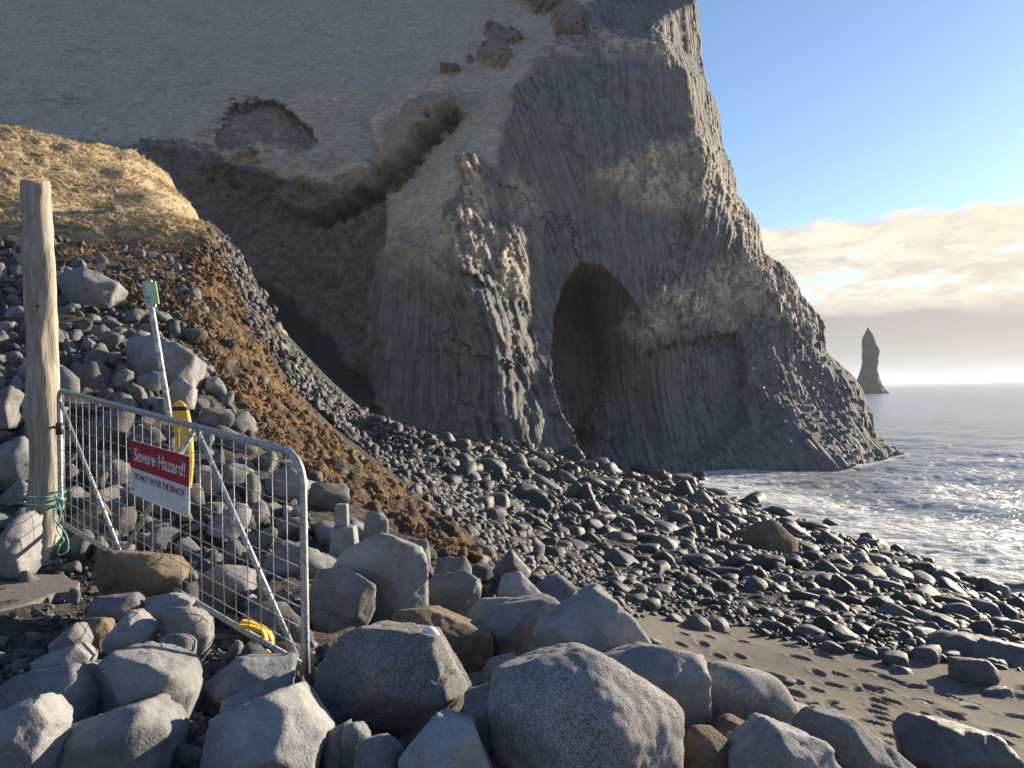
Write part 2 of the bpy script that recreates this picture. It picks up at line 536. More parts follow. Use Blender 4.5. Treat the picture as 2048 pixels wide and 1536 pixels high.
def sea_mat():
    m, g, b = new_mat('sea_water')
    geo = g.n('ShaderNodeNewGeometry')
    pos = geo.outputs['Position']
    foam = g.attr('foam').outputs['Fac']
    far = g.attr('far').outputs['Fac']
    p1 = g.vmath('MULTIPLY', pos, (0.55, 1.0, 1))
    n1 = g.noise(p1, 0.5, 6, 0.62, 0.4)
    n2 = g.noise(p1, 2.6, 6, 0.65, 0.5)
    fl = g.n('ShaderNodeTexVoronoi', _feature='DISTANCE_TO_EDGE', Scale=0.55)
    g.put(fl.inputs['Vector'], g.vmath('ADD', g.vmath('MULTIPLY', pos, (0.6, 1.3, 1)), g.vmath('SCALE', g.n('ShaderNodeTexNoise', Scale=0.8, Detail=5.0, Vector=pos).outputs['Color'], 2.4)))
    lace = g.maprange(fl.outputs['Distance'], 0.02, 0.16, 1.0, 0.0)
    dens = g.math('ADD', foam, g.math('MULTIPLY', g.math('SUBTRACT', n1, 0.5), 0.9))
    fm = g.math('MULTIPLY', g.maprange(dens, 0.35, 0.8), g.math('ADD', 0.25, g.math('ADD', g.math('MULTIPLY', lace, 0.7), g.maprange(n2, 0.48, 0.66))), clamp=True)
    solid = g.maprange(dens, 0.85, 1.15)
    fm = g.math('MAXIMUM', fm, solid)
    # caps on the open water
    cap = g.maprange(g.math('ADD', g.noise(g.vmath('MULTIPLY', pos, (0.05, 0.16, 1)), 1.0, 7, 0.7), g.math('MULTIPLY', n1, 0.15)), 0.72, 0.78)
    fm = g.math('MAXIMUM', fm, g.math('MULTIPLY', cap, 0.6))
    water = g.mix(g.maprange(n1, 0.3, 0.7), (0.28, 0.315, 0.325), (0.38, 0.405, 0.405))
    col = g.mix(g.math('MULTIPLY', fm, 0.8), water, (0.62, 0.64, 0.65))
    g.put(b.inputs['Base Color'], col)
    g.put(b.inputs['Roughness'], g.math('ADD', 0.2, g.math('MULTIPLY', fm, 0.6)))
    g.put(b.inputs['IOR'], 1.33)
    big = g.noise(g.vmath('MULTIPLY', pos, (0.06, 0.16, 1)), 1.0, 8, 0.66, 0.3)
    h = g.math('ADD', g.math('MULTIPLY', n1, 0.4), g.math('MULTIPLY', n2, 0.15))
    h = g.math('ADD', h, g.math('MULTIPLY', big, 1.0))
    add_bump(g, b, h, 0.85, 1.0)
    return m


M['cliff'] = cliff_mat()
M['column'] = column_mat()
M['ground'] = ground_mat()
M['sea'] = sea_mat()

# ------------------------------------------------------------------ ground: beach, berm, bank of earth, grassy knoll
GP = [  # world points x, y, z
    (-3, 0, 3.95), (0, 0, 3.95), (3, 0, 3.6), (6, 0, 2.9), (-8, 0, 4.6),
    (-2, 2.5, 4.0), (0, 2.5, 3.9), (1.5, 2.5, 3.72), (3, 3, 3.3),
    (-1.07, 4, 3.98), (-2.6, 4.6, 4.1), (-3.95, 6.4, 4.15), (0, 4.2, 3.75), (1.2, 4.4, 3.45), (0, 6, 3.5), (1.2, 6, 3.1),
    (2.2, 9, 2.72), (3.5, 8, 2.74), (3.8, 6, 2.8), (2, 11, 2.6), (5, 9, 2.5), (6, 6, 2.5), (6, 12, 2.2), (2.4, 5, 3.15),
    (6, 15, 1.9), (9, 15, 1.0), (1.7, 15, 2.37), (1.2, 25, 1.94), (6, 25, 1.3), (5, 35, 1.0), (0, 36, 1.6),
    (12.2, 18.3, 0), (12.5, 23.3, 0), (12, 27.3, 0), (11, 31.6, 0), (10.8, 37.4, 0), (10.1, 43.6, 0), (9.4, 48, 0),
    (12, 12, 0.1), (12.5, 6, .15), (13, 0, .2), (18, 0, -1.6), (18, 15, -1.6), (18, 30, -1.6), (18, 48, -1.6),
    (30, 0, -3), (30, 30, -3), (30, 60, -3), (10, 62, -0.5),
    (1, 42, 2.3), (3.6, 44, 1.35), (5.3, 47, .7), (-3.2, 40, 3.04), (-6.5, 38, 3.9), (0, 55, 2.4), (-10, 50, 4.5), (-20, 55, 9),
]
GPX = [  # image pixels with estimated depth: px, py, Y
    (640, 790, 17), (760, 850, 20), (870, 890, 24), (1000, 940, 30), (900, 1000, 14), (1000, 1050, 13.5), (1050, 1130, 10.5), (930, 1100, 9.5),
    (800, 1000, 11), (700, 900, 13), (600, 800, 14), (560, 660, 17), (510, 560, 19), (450, 480, 20), (415, 455, 23), (290, 310, 29), (0, 245, 24.5), (150, 282, 27.2),
    (400, 600, 14.5), (400, 700, 12), (450, 850, 10), (560, 950, 9), (300, 500, 16.5), (200, 620, 13), (200, 760, 10), (50, 560, 13), (0, 700, 10),
    (0, 900, 8), (0, 1100, 6.5), (300, 950, 8), (0, 420, 18), (200, 420, 21), (0, 340, 20.4), (150, 330, 23.6), (330, 390, 25), (480, 700, 13.5), (520, 780, 12.5),
    (620, 900, 11.5), (680, 1000, 9.2), (-300, 245, 24), (-300, 420, 17), (-300, 700, 11),
]
GW = [(-12.6, 34, 10.5), (-4.5, 18.6, 5.0), (-5.6, 20.6, 5.8), (-6.9, 22, 7.2), (-3.8, 19.6, 4.4), (-9.2, 27.5, 8.4), (-18, 32, 14), (-8, 30, 6.8), (-5, 26, 4.4), (-5, 32, 3.9), (-30, 40, 18), (-30, 10, 10), (-26, 28, 16)]
gpts = np.vstack([np.array(GP, float), PP(GPX), np.array(GW, float)])
G_TPS = TPS(gpts[:, :2], gpts[:, 2], reg=0.02)


def gbase(x, y):
    x = np.asarray(x, float); y = np.asarray(y, float)
    return G_TPS(np.stack([x.ravel(), y.ravel()], 1)).reshape(x.shape)


KNOLL = [(-900, 100), (0, 245), (290, 300), (420, 455), (430, 500), (330, 480), (200, 470), (110, 490), (0, 500), (-900, 520)]
SOIL = [(395, 500), (440, 480), (462, 560), (500, 660), (580, 790), (690, 900), (830, 1010), (960, 1100), (960, 1135), (900, 1120), (800, 1060), (690, 1010), (600, 950),
        (520, 860), (430, 760), (375, 640), (380, 560)]
STONES = [(600, 780), (740, 830), (870, 885), (1060, 890), (1160, 905), (1320, 945), (1480, 990), (1960, 1170), (2080, 1220), (2120, 1330), (1960, 1300), (1760, 1275), (1640, 1270),
          (1500, 1225), (1400, 1205), (1280, 1192), (1180, 1190), (1080, 1170), (960, 1110), (880, 1010), (780, 900), (690, 830)]
SAND = [(1250, 1210), (1330, 1190), (1480, 1225), (1620, 1270), (1780, 1300), (2100, 1330), (3200, 1420), (4200, 2600), (1500, 2600), (1400, 1450), (1280, 1330)]
SCREE = [(-900, 480), (0, 480), (110, 470), (390, 500), (400, 700), (480, 860), (620, 1000), (760, 1080), (900, 1150), (1200, 1230), (1280, 1450), (1300, 1700), (-900, 1700)]


def ground_masks(x, y, z):
    px, py = pix(np.stack([x, y, z], -1))
    w = 14 * fbm(xyz(x, y, z) * 0.9, 4, seed=5).reshape(x.shape)
    ok = y > 0.6
    def mk(poly, soft):
        return np.where(ok, 1 - sstep(poly_sd(px + w, py + w, poly), -soft, soft), 0)
    hid = (y > 17) & (x < -4) 
    grass = np.maximum(mk(KNOLL, 10), np.where(hid & (x < -9), 1.0, 0))
    return dict(grass=grass, soil=mk(SOIL, 16), pebble=mk(STONES, 20), sand=mk(SAND, 20), scree=1 - mk(SAND, 20))


FOOT = []


def make_footprints():
    r = random.Random(5)
    tracks = [((2090, 1400), (1700, 1330)), ((1950, 1400), (1500, 1290)), ((1880, 1480), (1420, 1270)), ((2060, 1545), (1620, 1330)), ((1640, 1400), (1340, 1250)), ((2090, 1500), (1800, 1390)), ((2080, 1530), (1290, 1290)), ((2080, 1480), (1480, 1310)), ((1960, 1545), (1430, 1310)), ((2090, 1440), (1640, 1350)), ((1800, 1545), (1560, 1380)), ((1700, 1320), (1330, 1225))]
    for a, c in tracks:
        A, B = ground_at(*a), ground_at(*c)
        d = B - A
        L = np.hypot(d[0], d[1]); t = d[:2] / L; nrm = np.array([-t[1], t[0]])
        s, side = 0.2, 1
        while s < L - 0.1:
            p = A[:2] + t * s + nrm * (side * 0.11 + r.uniform(-.05, .05)) + nrm * 0.25 * math.sin(s * 0.8)
            FOOT.append((p[0], p[1], math.atan2(t[1], t[0]) + r.uniform(-.2, .2), r.uniform(.72, .95)))
            s += r.uniform(.33, .5); side = -side
    for k in range(14):
        p = ground_at(r.uniform(1500, 2048), r.uniform(1330, 1500))
        FOOT.append((p[0], p[1], r.uniform(0, 6.3), r.uniform(.7, 1.1)))


def ground_at(px, py):
    """where the line of sight meets the ground"""
    v = CR @ np.array([(px - 1024) / F_PX, -(py - 768) / F_PX, -1.0])
    v = v / v[1]
    ys = np.concatenate([np.arange(1.5, 14, 0.05), np.arange(14, 60, 0.25)])
    g = gbase(v[0] * ys, ys)
    z = CAM_Z + v[2] * ys
    k = np.nonzero(z < g)[0]
    Y = ys[k[0]] if len(k) else 60.0
    return np.array([v[0] * Y, Y, float(CAM_Z + v[2] * Y)])


def ground_detail(x, y, m):
    p = xyz(x, y)
    sh = x.shape
    n1 = fbm(p * 0.5, 4, seed=1).reshape(sh)
    n2 = fbm(p * 2.2, 4, seed=2).reshape(sh)
    n3 = fbm(p * 7.0, 4, 0.55, seed=3).reshape(sh)
    z = 0.02 * n1 * m['sand'] + 0.008 * n2 * m['sand']
    rough = np.clip(1 - m['sand'], 0, 1)
    z += rough * (0.10 * n1 + 0.05 * n2 + 0.018 * n3)
    # terraces in the grass (sheep tracks) and eroded soil
    hz = gbase(x, y)
    st = hz + 0.35 * n1 + 0.05 * n2
    fr = st * 0.85 - np.floor(st * 0.85)
    z += m['grass'] * (0.38 * (sstep(fr, 0.62, 0.95) - fr) + 0.06 * n3)
    so = np.maximum(m['soil'], 0)
    rid = fbm(p * np.array([1.7, 1.7, 1]), 5, 0.6, seed=9, ridged=True).reshape(sh)
    z += so * (0.07 * rid + 0.10 * n2 + 0.06 * n3)
    return z


def ground_z(x, y, fine=True):
    x = np.asarray(x, float); y = np.asarray(y, float)
    z = gbase(x, y)
    if fine:
        z = z + ground_detail(x, y, ground_masks(x, y, z))
    return z


def build_ground():
    make_footprints()
    xs = np.concatenate([[-6500, -1500, -300, -90], np.linspace(-45, -16, 60)[:-1], np.linspace(-16, -6, 110)[:-1], np.linspace(-6, 1, 200)[:-1], np.linspace(1, 6.5, 260)[:-1],
                         np.linspace(6.5, 16, 110)[:-1], np.linspace(16, 40, 30), [90, 300, 1500, 6500]])
    ys = np.concatenate([[-6500, -1000, -200, -40, -10], np.linspace(-4, 2, 30)[:-1], np.linspace(2, 12.5, 330)[:-1], np.geomspace(12.5, 62, 230), [90, 300, 1500, 6500]])
    X, Y = np.meshgrid(xs, ys)
    Xc, Yc = np.clip(X, -45, 40), np.clip(Y, -4, 62)
    Z = gbase(Xc, Yc)
    m = ground_masks(Xc, Yc, Z)
    Z = Z + ground_detail(Xc, Yc, m)
    for (fx, fy, a, s) in FOOT:
        i0, i1 = np.searchsorted(xs, (fx - .35, fx + .35)); j0, j1 = np.searchsorted(ys, (fy - .35, fy + .35))
        x_ = X[j0:j1, i0:i1] - fx; y_ = Y[j0:j1, i0:i1] - fy
        u = (x_ * math.cos(a) + y_ * math.sin(a)) / (0.13 * s); v = (-x_ * math.sin(a) + y_ * math.cos(a)) / (0.062 * s * (1 + 0.2 * np.tanh(u)))
        q = np.sqrt(u * u + v * v)
        Z[j0:j1, i0:i1] += (-0.028 * (1 - sstep(q, 0.55, 1.15)) + 0.010 * np.exp(-((q - 1.35) / 0.3) ** 2)) * m['sand'][j0:j1, i0:i1]
    off = (X < -45) | (X > 40) | (Y > 62) | (Y < -4)
    Z = np.where(off, np.minimum(Z, -3.5), Z)
    o = mesh_obj('ground', np.stack([X, Y, Z], -1).reshape(-1, 3), grid_faces(len(ys), len(xs)), M['ground'])
    for k in ('grass', 'soil', 'pebble', 'scree'):
        set_attr(o, k, m[k])
    tag(o, 'black sand beach rising to a brown earth bank and golden grass knoll', kind='structure')
    return o


ground = build_ground()

# ------------------------------------------------------------------ cliff and hillside: depth y = F(x, z)
CP = [
    # grassy hillside
    (-500, -200, 112), (0, -200, 108), (400, -200, 103), (800, -200, 95), (1100, -200, 86), (1300, -200, 80), (1345, -200, 74),
    (-500, 240, 62), (-500, 0, 88), (0, 260, 56), (0, 240, 57), (0, 100, 71), (0, 0, 84), (300, 290, 52), (300, 120, 68), (300, 0, 82), (450, 250, 54), (600, 200, 56.5), (600, 80, 70), (600, 0, 80),
    (740, 200, 57.5), (800, 160, 59), (800, 60, 70), (800, 0, 76), (930, 200, 54.5), (1000, 130, 56), (950, 50, 68), (1000, 0, 72), (1090, 110, 54.5), (1130, 70, 58), (1200, 0, 66),
    # ridge and nose of the buttress
    (1030, 180, 51), (1022, 260, 49.3), (1018, 330, 48.4), (960, 260, 49.8), (925, 300, 45.3), (900, 380, 44.4), (888, 450, 43.9), (905, 520, 43.4), (950, 590, 43.3), (985, 680, 43.5), (1000, 760, 43.0), (1010, 830, 42.8), (1050, 895, 42),
    # lit right flank
    (980, 400, 46.9), (1030, 460, 47.3), (1056, 540, 47.8), (1056, 610, 47.5), (1052, 650, 47), (1062, 720, 46.4), (1105, 800, 46.2), (1112, 870, 44.6), (1090, 905, 43.2),
    # face above the cave
    (1100, 200, 53), (1100, 300, 51.6), (1092, 450, 51.0), (1085, 560, 50.4), (1080, 650, 48.6), (1086, 760, 47),
    # left lip of the cave
    (1156, 925, 44), (1152, 870, 44.3), (1122, 820, 45.4), (1104, 760, 46.6), (1106, 680, 48.4), (1113, 620, 49.6), (1132, 560, 50.8), (1165, 525, 51.6), (1215, 503, 53), (1262, 515, 54.2),
    (1200, 935, 48.4), (1250, 940, 49.2), (1260, 640, 53.8), (1260, 760, 52.6), (1260, 860, 51),
    # wall of columns
    (1300, 560, 55.3), (1300, 690, 54.8), (1300, 800, 53.6), (1300, 890, 51.6), (1330, 948, 49.4), (1400, 670, 57.2), (1400, 800, 54.8), (1400, 890, 52.2), (1420, 945, 50), (1490, 650, 60), (1500, 760, 57), (1500, 850, 53.8), (1520, 943, 50.2),
    (1580, 690, 61.2), (1600, 800, 57.4), (1610, 870, 53), (1640, 920, 50.6), (1680, 941, 50.2), (1690, 770, 62), (1700, 850, 57), (1725, 905, 53.6), (1740, 928, 54),
    # face, ledges
    (1200, 150, 56), (1300, 150, 57.6), (1375, 150, 60), (1200, 300, 53.4), (1300, 300, 56.4), (1400, 300, 59.2), (1428, 310, 61.5), (1200, 420, 53.3), (1300, 420, 56), (1400, 430, 59), (1465, 470, 61.2), (1400, 500, 58.8), (1500, 515, 62.4), (1350, 505, 57.3),
    (1500, 600, 61.4), (1400, 600, 58), (1560, 600, 63), (1620, 690, 62.6), (1300, 50, 61), (1250, 60, 62),
    # seaward silhouette
    (1395, 0, 70.0), (1402, 75, 69.4), (1410, 150, 69.0), (1438, 222, 68.6), (1444, 300, 68.2), (1468, 345, 68.1), (1478, 392, 68.0), (1500, 418, 67.8), (1521, 450, 67.7), (1526, 508, 67.6), (1562, 528, 67.5), (1592, 560, 67.3), (1603, 592, 67.2), (1634, 625, 67.1), (1646, 660, 67.0), (1651, 704, 66.6), (1690, 735, 65.8), (1716, 756, 65.2), (1735, 795, 63.8), (1741, 840, 61.6), (1746, 872, 59.5), (1778, 890, 58.5), (1812, 903, 58.4),
    # left flank of the buttress and the gully
    (850, 400, 47.4), (800, 400, 48.6), (800, 500, 46.8), (760, 600, 46.8), (850, 600, 45.6), (850, 750, 44.3), (765, 720, 45.4), (752, 800, 44.4), (760, 860, 43), (850, 890, 42.2), (950, 900, 42),
    (722, 600, 49), (715, 700, 48), (722, 780, 46), (640, 650, 48.6), (600, 560, 49.4), (560, 600, 48.6), (600, 750, 44), (690, 830, 40), (520, 560, 48.4), (480, 640, 44),
    (650, 430, 50), (500, 400, 51.3), (400, 340, 52), (420, 450, 50), (520, 500, 49.2), (640, 520, 49.6), (700, 480, 49.8), (745, 440, 49.2), (300, 400, 48.5), (0, 400, 46), (-500, 400, 46),
]
cp = PP(CP)
# turn the seaward edge back and carry the foot under the water and the beach
extra = []
for q in PP([c for c in CP if c in [(1395, 0, 70.0), (1402, 75, 69.4), (1410, 150, 69.0), (1438, 222, 68.6), (1444, 300, 68.2), (1468, 345, 68.1), (1478, 392, 68.0), (1500, 418, 67.8), (1521, 450, 67.7), (1526, 508, 67.6), (1562, 528, 67.5), (1592, 560, 67.3), (1603, 592, 67.2), (1634, 625, 67.1), (1646, 660, 67.0), (1651, 704, 66.6), (1690, 735, 65.8), (1716, 756, 65.2), (1735, 795, 63.8), (1741, 840, 61.6), (1746, 872, 59.5), (1778, 890, 58.5), (1812, 903, 58.4)]]):
    extra += [(q[0] + 0.7, q[1] + 5, q[2]), (q[0] + 2.2, q[1] + 25, q[2]), (q[0] + 14, q[1] + 70, q[2])]
for q in PP([(1680, 941, 50.2), (1520, 943, 50.2), (1420, 945, 50), (1330, 948, 49.4), (1250, 940, 49.6), (1200, 935, 48.6), (1156, 925, 44), (1090, 905, 43.2), (1050, 895, 42), (950, 900, 42), (850, 890, 42.2), (760, 860, 43), (690, 830, 40), (1740, 928, 54), (480, 640, 44), (0, 400, 46), (-500, 400, 46)]):
    extra += [(q[0], q[1] - 1.2 - 0.25 * q[2], -2.5)]
q = P(1812, 903, 58.4)
extra += [(q[0] + .3, q[1], -2.5), (q[0] + 5, 75, -2.5), (40, 160, -2.5), (40, 220, 60), (22, 150, 60), (-75, 112, 62), (-75, 60, 20), (-75, 42, -2.5), (36, 170, 20)]
cp = np.vstack([cp, np.array(extra)])

CX0, CX1, CZ0, CZ1, CST = -68.0, 35.0, -1.5, 58.0, 0.1


def interp_cliff():
    co = [Vector((float(a), float(b))) for a, b in cp[:, [0, 2]]]
    res = delaunay_2d_cdt(co, [], [], 0, 1e-4)
    vco = np.array([tuple(v) for v in res[0]])
    vy = np.array([cp[o[0], 1] for o in res[3]])
    xs = np.arange(CX0, CX1, CST); zs = np.arange(CZ0, CZ1, CST)
    Fd = np.full((len(zs), len(xs)), np.nan)
    for tri in res[2]:
        a, b, c = vco[tri[0]], vco[tri[1]], vco[tri[2]]
        i0 = max(0, int((min(a[0], b[0], c[0]) - CX0) / CST)); i1 = min(len(xs), int((max(a[0], b[0], c[0]) - CX0) / CST) + 2)
        j0 = max(0, int((min(a[1], b[1], c[1]) - CZ0) / CST)); j1 = min(len(zs), int((max(a[1], b[1], c[1]) - CZ0) / CST) + 2)
        if i1 <= i0 or j1 <= j0:
            continue
        den = (b[1] - c[1]) * (a[0] - c[0]) + (c[0] - b[0]) * (a[1] - c[1])
        if abs(den) < 1e-9:
            continue
        gx, gz = np.meshgrid(xs[i0:i1], zs[j0:j1])
        l1 = ((b[1] - c[1]) * (gx - c[0]) + (c[0] - b[0]) * (gz - c[1])) / den
        l2 = ((c[1] - a[1]) * (gx - c[0]) + (a[0] - c[0]) * (gz - c[1])) / den
        l3 = 1 - l1 - l2
        ok = (l1 > -1e-6) & (l2 > -1e-6) & (l3 > -1e-6)
        sub = Fd[j0:j1, i0:i1]
        sub[ok] = (l1 * vy[tri[0]] + l2 * vy[tri[1]] + l3 * vy[tri[2]])[ok]
    Fd = np.where(np.isnan(Fd), 110.0, Fd)
    return xs, zs, Fd


def blur(A, s):
    k = np.exp(-0.5 * (np.arange(-3 * s, 3 * s + 1) / s) ** 2); k /= k.sum()
    n = len(k) // 2
    B = np.pad(A, n, mode='edge')
    B = sum(k[i] * B[:, i:i + A.shape[1]] for i in range(len(k)))
    return sum(k[i] * B[i:i + A.shape[0]] for i in range(len(k)))


CAVE = [(1156, 935), (1152, 870), (1122, 820), (1105, 760), (1105, 690), (1110, 625), (1128, 562), (1158, 526), (1200, 530), (1244, 570), (1290, 640), (1330, 700), (1370, 780), (1390, 870), (1360, 948)]
WALL = [(1290, 700), (1340, 680), (1480, 652), (1500, 700), (1500, 850), (1420, 920), (1300, 930), (1270, 800)]
SLAB1 = [(748, 310), (765, 215), (800, 185), (885, 172), (905, 200), (918, 240), (860, 290), (800, 345), (765, 365)]
SLAB2 = [(560, 400), (610, 370), (740, 330), (765, 372), (720, 415), (640, 436), (590, 428)]
SCAR = [(428, 285), (455, 222), (500, 205), (560, 215), (625, 262), (630, 285), (580, 300), (520, 290), (470, 300)]
CLEFT = [(926, 238), (900, 268), (806, 360), (770, 385), (722, 426), (640, 446), (600, 440), (640, 432), (712, 412), (762, 372), (800, 346), (860, 292), (914, 236)]
PIT = [(450, 318), (500, 300), (512, 325), (480, 338)]
CLUMPS = [(1140, 38, 34, 26), (990, 118, 28, 25), (1020, 80, 20, 14), (990, 70, 14, 22), (900, 138, 18, 8), (940, 126, 7, 5), (1075, 0, 50, 22), (1120, 62, 10, 8)]
CFRONT_GRASS = [(-2000, -400), (1250, -400), (1180, 20), (1100, 95), (1030, 185), (1015, 250), (1000, 330), (960, 310), (925, 298), (890, 420), (900, 520), (955, 595), (800, 640), (740, 590),
                (770, 480), (768, 380), (690, 395), (600, 372), (520, 345), (452, 322), (432, 296), (285, 282), (-2000, 330)]
GRASS2 = [[(1250, 330), (1300, 290), (1400, 260), (1425, 330), (1430, 400), (1330, 420), (1240, 400), (1190, 350)],
          [(1330, 590), (1400, 545), (1480, 510), (1540, 515), (1600, 580), (1640, 660), (1560, 640), (1450, 600), (1480, 650), (1380, 640), (1300, 690), (1250, 640)],
          [(1110, 90), (1180, 60), (1330, 80), (1340, 120), (1220, 120), (1150, 100)], [(1030, 350), (1060, 380), (1085, 420), (1040, 440), (1010, 400)],
          [(1430, 320), (1470, 380), (1500, 440), (1520, 500), (1480, 460), (1440, 400)], [(1320, 60), (1350, 75), (1330, 110), (1305, 105)], [(560, 480), (700, 470), (690, 530), (600, 540)], [(650, 590), (740, 620), (740, 660), (680, 660)], [(585, 372), (740, 332), (762, 352), (650, 390)], [(520, 345), (600, 360), (590, 400), (530, 390)]]
FLANK = [(925, 298), (960, 330), (985, 400), (975, 440), (1030, 470), (1055, 545), (1052, 600), (1000, 600), (985, 520), (950, 560), (895, 500), (890, 440), (940, 400), (915, 340)]
BLACK = [(505, 545), (560, 580), (640, 640), (690, 720), (745, 760), (752, 860), (640, 830), (540, 700), (480, 600)]
COLDIR = [(980, 450, 17.4), (1000, 650, 14.9), (1050, 560, 19.8), (1000, 800, 1.2), (1050, 870, 7.4), (850, 750, 0.0), (800, 650, -5.0), (850, 870, -8.7), (950, 880, 9.9), (1200, 250, 5.0), (1080, 300, 21.1), (1300, 150, 0.0), (1100, 600, 23.6), (1090, 750, 18.6), (1250, 500, 2.5), (1300, 760, 0.0), (1500, 760, 0.0), (1600, 780, 0.0), (1150, 750, 0.0), (1450, 560, -18.6), (1600, 650, -12.4), (1620, 910, 15.5)]


def build_cliff():
    xs, zs, Fd = interp_cliff()
    sharp = blur(Fd, 2.2)
    soft = blur(Fd, 9)
    X, Z = np.meshgrid(xs, zs)
    px, py = pix(np.stack([X, sharp, Z], -1))
    p3 = xyz(X, sharp * 0.55, Z.ravel())
    sh = X.shape
    N1 = fbm(p3 * 0.18, 4, seed=21).reshape(sh)
    N2 = fbm(p3 * 0.7, 4, 0.55, seed=22).reshape(sh)
    N3 = fbm(p3 * 2.2, 3, 0.55, seed=23).reshape(sh)
    wx, wy = px + 16 * N2 + 6 * N3, py + 14 * N1 + 7 * N3
    def mk(poly, s=8):
        return 1 - sstep(poly_sd(wx, wy, poly), -s, s)
    grass = mk(CFRONT_GRASS, 10)
    thin = sstep(px, 700, 760) * sstep(py + 70 * N2 + 35 * N3, 400, 590)       # the turf thins out down the buttress
    grass = grass * (1 - 0.9 * thin)
    smoothgrass = mk(CFRONT_GRASS, 10) * (1 - 0.8 * thin)
    for q in GRASS2:
        grass = np.maximum(grass, mk(q, 22) * (0.35 + 0.65 * sstep(N3 + N2, -0.25, 0.25)))
    flank = mk(FLANK, 12)
    grass = np.maximum(grass, flank * (0.35 + 0.6 * sstep(N3 + 0.6 * N2, -0.2, 0.3)))
    scar = mk(SCAR, 4)
    soil = scar * (0.45 + 0.5 * sstep(N2 + N3, -0.3, 0.3))
    soil = np.maximum(soil, 0.9 * mk([(290, 285), (430, 290), (460, 330), (560, 390), (600, 430), (560, 460), (450, 470)], 12) * sstep(N2 + N3, -0.4, 0.2))
    soil = np.maximum(soil, 0.5 * mk([(790, 290), (830, 250), (905, 215), (918, 242), (860, 292), (800, 348), (765, 365)], 5))
    soil = np.maximum(soil, 0.5 * mk([(600, 400), (680, 385), (762, 350), (768, 372), (700, 425), (620, 438)], 5))
    gully = mk([(285, 290), (430, 296), (520, 345), (600, 372), (690, 395), (768, 380), (760, 440), (765, 500), (735, 600), (745, 870), (480, 900), (300, 520)], 10) * (1 - smoothgrass)
    soil = np.maximum(soil, gully * (0.45 + 0.5 * sstep(N2, -.3, .4)))
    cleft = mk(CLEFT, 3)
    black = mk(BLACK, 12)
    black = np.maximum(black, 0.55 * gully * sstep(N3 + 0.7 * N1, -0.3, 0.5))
    grass = grass * (1 - 0.75 * soil) * (1 - black)
    lower = sstep(py, 440, 520) * (px < 760)
    grass *= 1 - 0.75 * lower * sstep(N2, -0.3, 0.2)
    Fy = sharp * (1 - smoothgrass) + soft * smoothgrass
    # columns: each part of the face has its own direction, borders broken by noise
    cd = np.array(COLDIR, float)
    best = np.full(sh, 1e18); ang = np.zeros(sh); ox = np.zeros(sh); oz = np.zeros(sh)
    for (a_, b_, t_) in cd:
        d2 = (px + 55 * N2 + 22 * N3 - a_) ** 2 + (py + 40 * N1 + 22 * N3 - b_) ** 2
        m_ = d2 < best
        best = np.where(m_, d2, best); ang = np.where(m_, np.radians(t_), ang)
        q_ = P(a_, b_, 50.0)
        ox = np.where(m_, q_[0], ox); oz = np.where(m_, q_[2], oz)
    xl = X - ox + 0.05 * N2; zl = Z - oz
    c = xl * np.cos(ang) + zl * np.sin(ang)
    al = -xl * np.sin(ang) + zl * np.cos(ang)
    c = c + ox * 0.73; al = al + oz
    colco = np.stack([c, al + 0.3 * N2, 0 * c], -1)
    rock = np.clip(1 - np.maximum(np.maximum(smoothgrass, scar), black), 0, 1)
    # column relief: bundles of prisms, broken off at different depths
    def cells(width, length, seed):
        u = c / width + 0.07 * N3
        iu = np.floor(u)
        fu = u - iu
        off = pn(xyz(iu * 7.13, 0 * iu + seed, 0 * iu.ravel()), 3).reshape(sh)
        lv = al / length + off * 6
        il = np.floor(lv)
        hsh = pn(xyz(iu * 3.71 + .37, il * 5.37 + .21, (0 * iu + seed * 1.7).ravel()), 5).reshape(sh)
        prof = 1 - (2 * np.abs(fu - 0.5)) ** 5
        return prof, hsh
    p1, h1 = cells(0.45, 3.2, 1.3)
    p2, h2 = cells(1.6, 6.0, 2.9)
    relief = 0.20 * p1 + 0.22 * h1 + 0.26 * h2 + 0.14 * p2
    steep = 0.35 + 0.65 * sstep(px, 880, 960)
    amp = rock * steep * (0.55 + 0.45 * sstep(N1, -.5, .5)) * (1 - 0.72 * (1 - sstep(py, 430, 560)) * sstep(px, 1040, 1100) * (1 - sstep(px, 1360, 1420)))
    Fy = Fy - amp * relief
    Fy = Fy - rock * (0.50 * N1 + 0.18 * N2 + 0.07 * N3)
    # the cave: a deep hollow with a sharp left lip, shallower to the right
    cs = -poly_sd(px + 4 * N3, py + 4 * N3, CAVE)
    deep = 11.0 * (1 - 0.97 * sstep(px, 1150, 1350)) * (1 - 0.8 * sstep(py, 890, 945)) * sstep(py, 490, 590)
    lip = 10 + 120 * sstep(px, 1165, 1240)
    Fy = Fy + deep * sstep(cs, 0, 1) * np.clip(cs / lip, 0, 1) ** 0.5
    Fy = Fy + 1.3 * sstep(-poly_sd(px + 8 * N3, py + 8 * N3, WALL), 0, 22)
    # rough flank that catches the sun in streaks
    st = fbm(np.stack([c.ravel() * 1.5, al.ravel() * 0.45, 0 * c.ravel()], 1), 4, 0.6, seed=31).reshape(sh)
    nose = mk([(915, 290), (1000, 330), (1075, 540), (1070, 660), (1125, 850), (1110, 920), (920, 920), (960, 800), (940, 600), (870, 460)], 20)
    Fy = Fy - nose * 0.42 * st
    # grass: hummocks, little terraces, patches of bare edge
    ter = Z * 1.6 + 0.8 * N2 + 0.5 * N3
    fr = ter - np.floor(ter)
    Fy = Fy - smoothgrass * (0.55 * N1 + 0.16 * N2 + 0.05 * N3 + 0.24 * (np.abs(fr - 0.5)))
    gl = grass * (1 - smoothgrass)
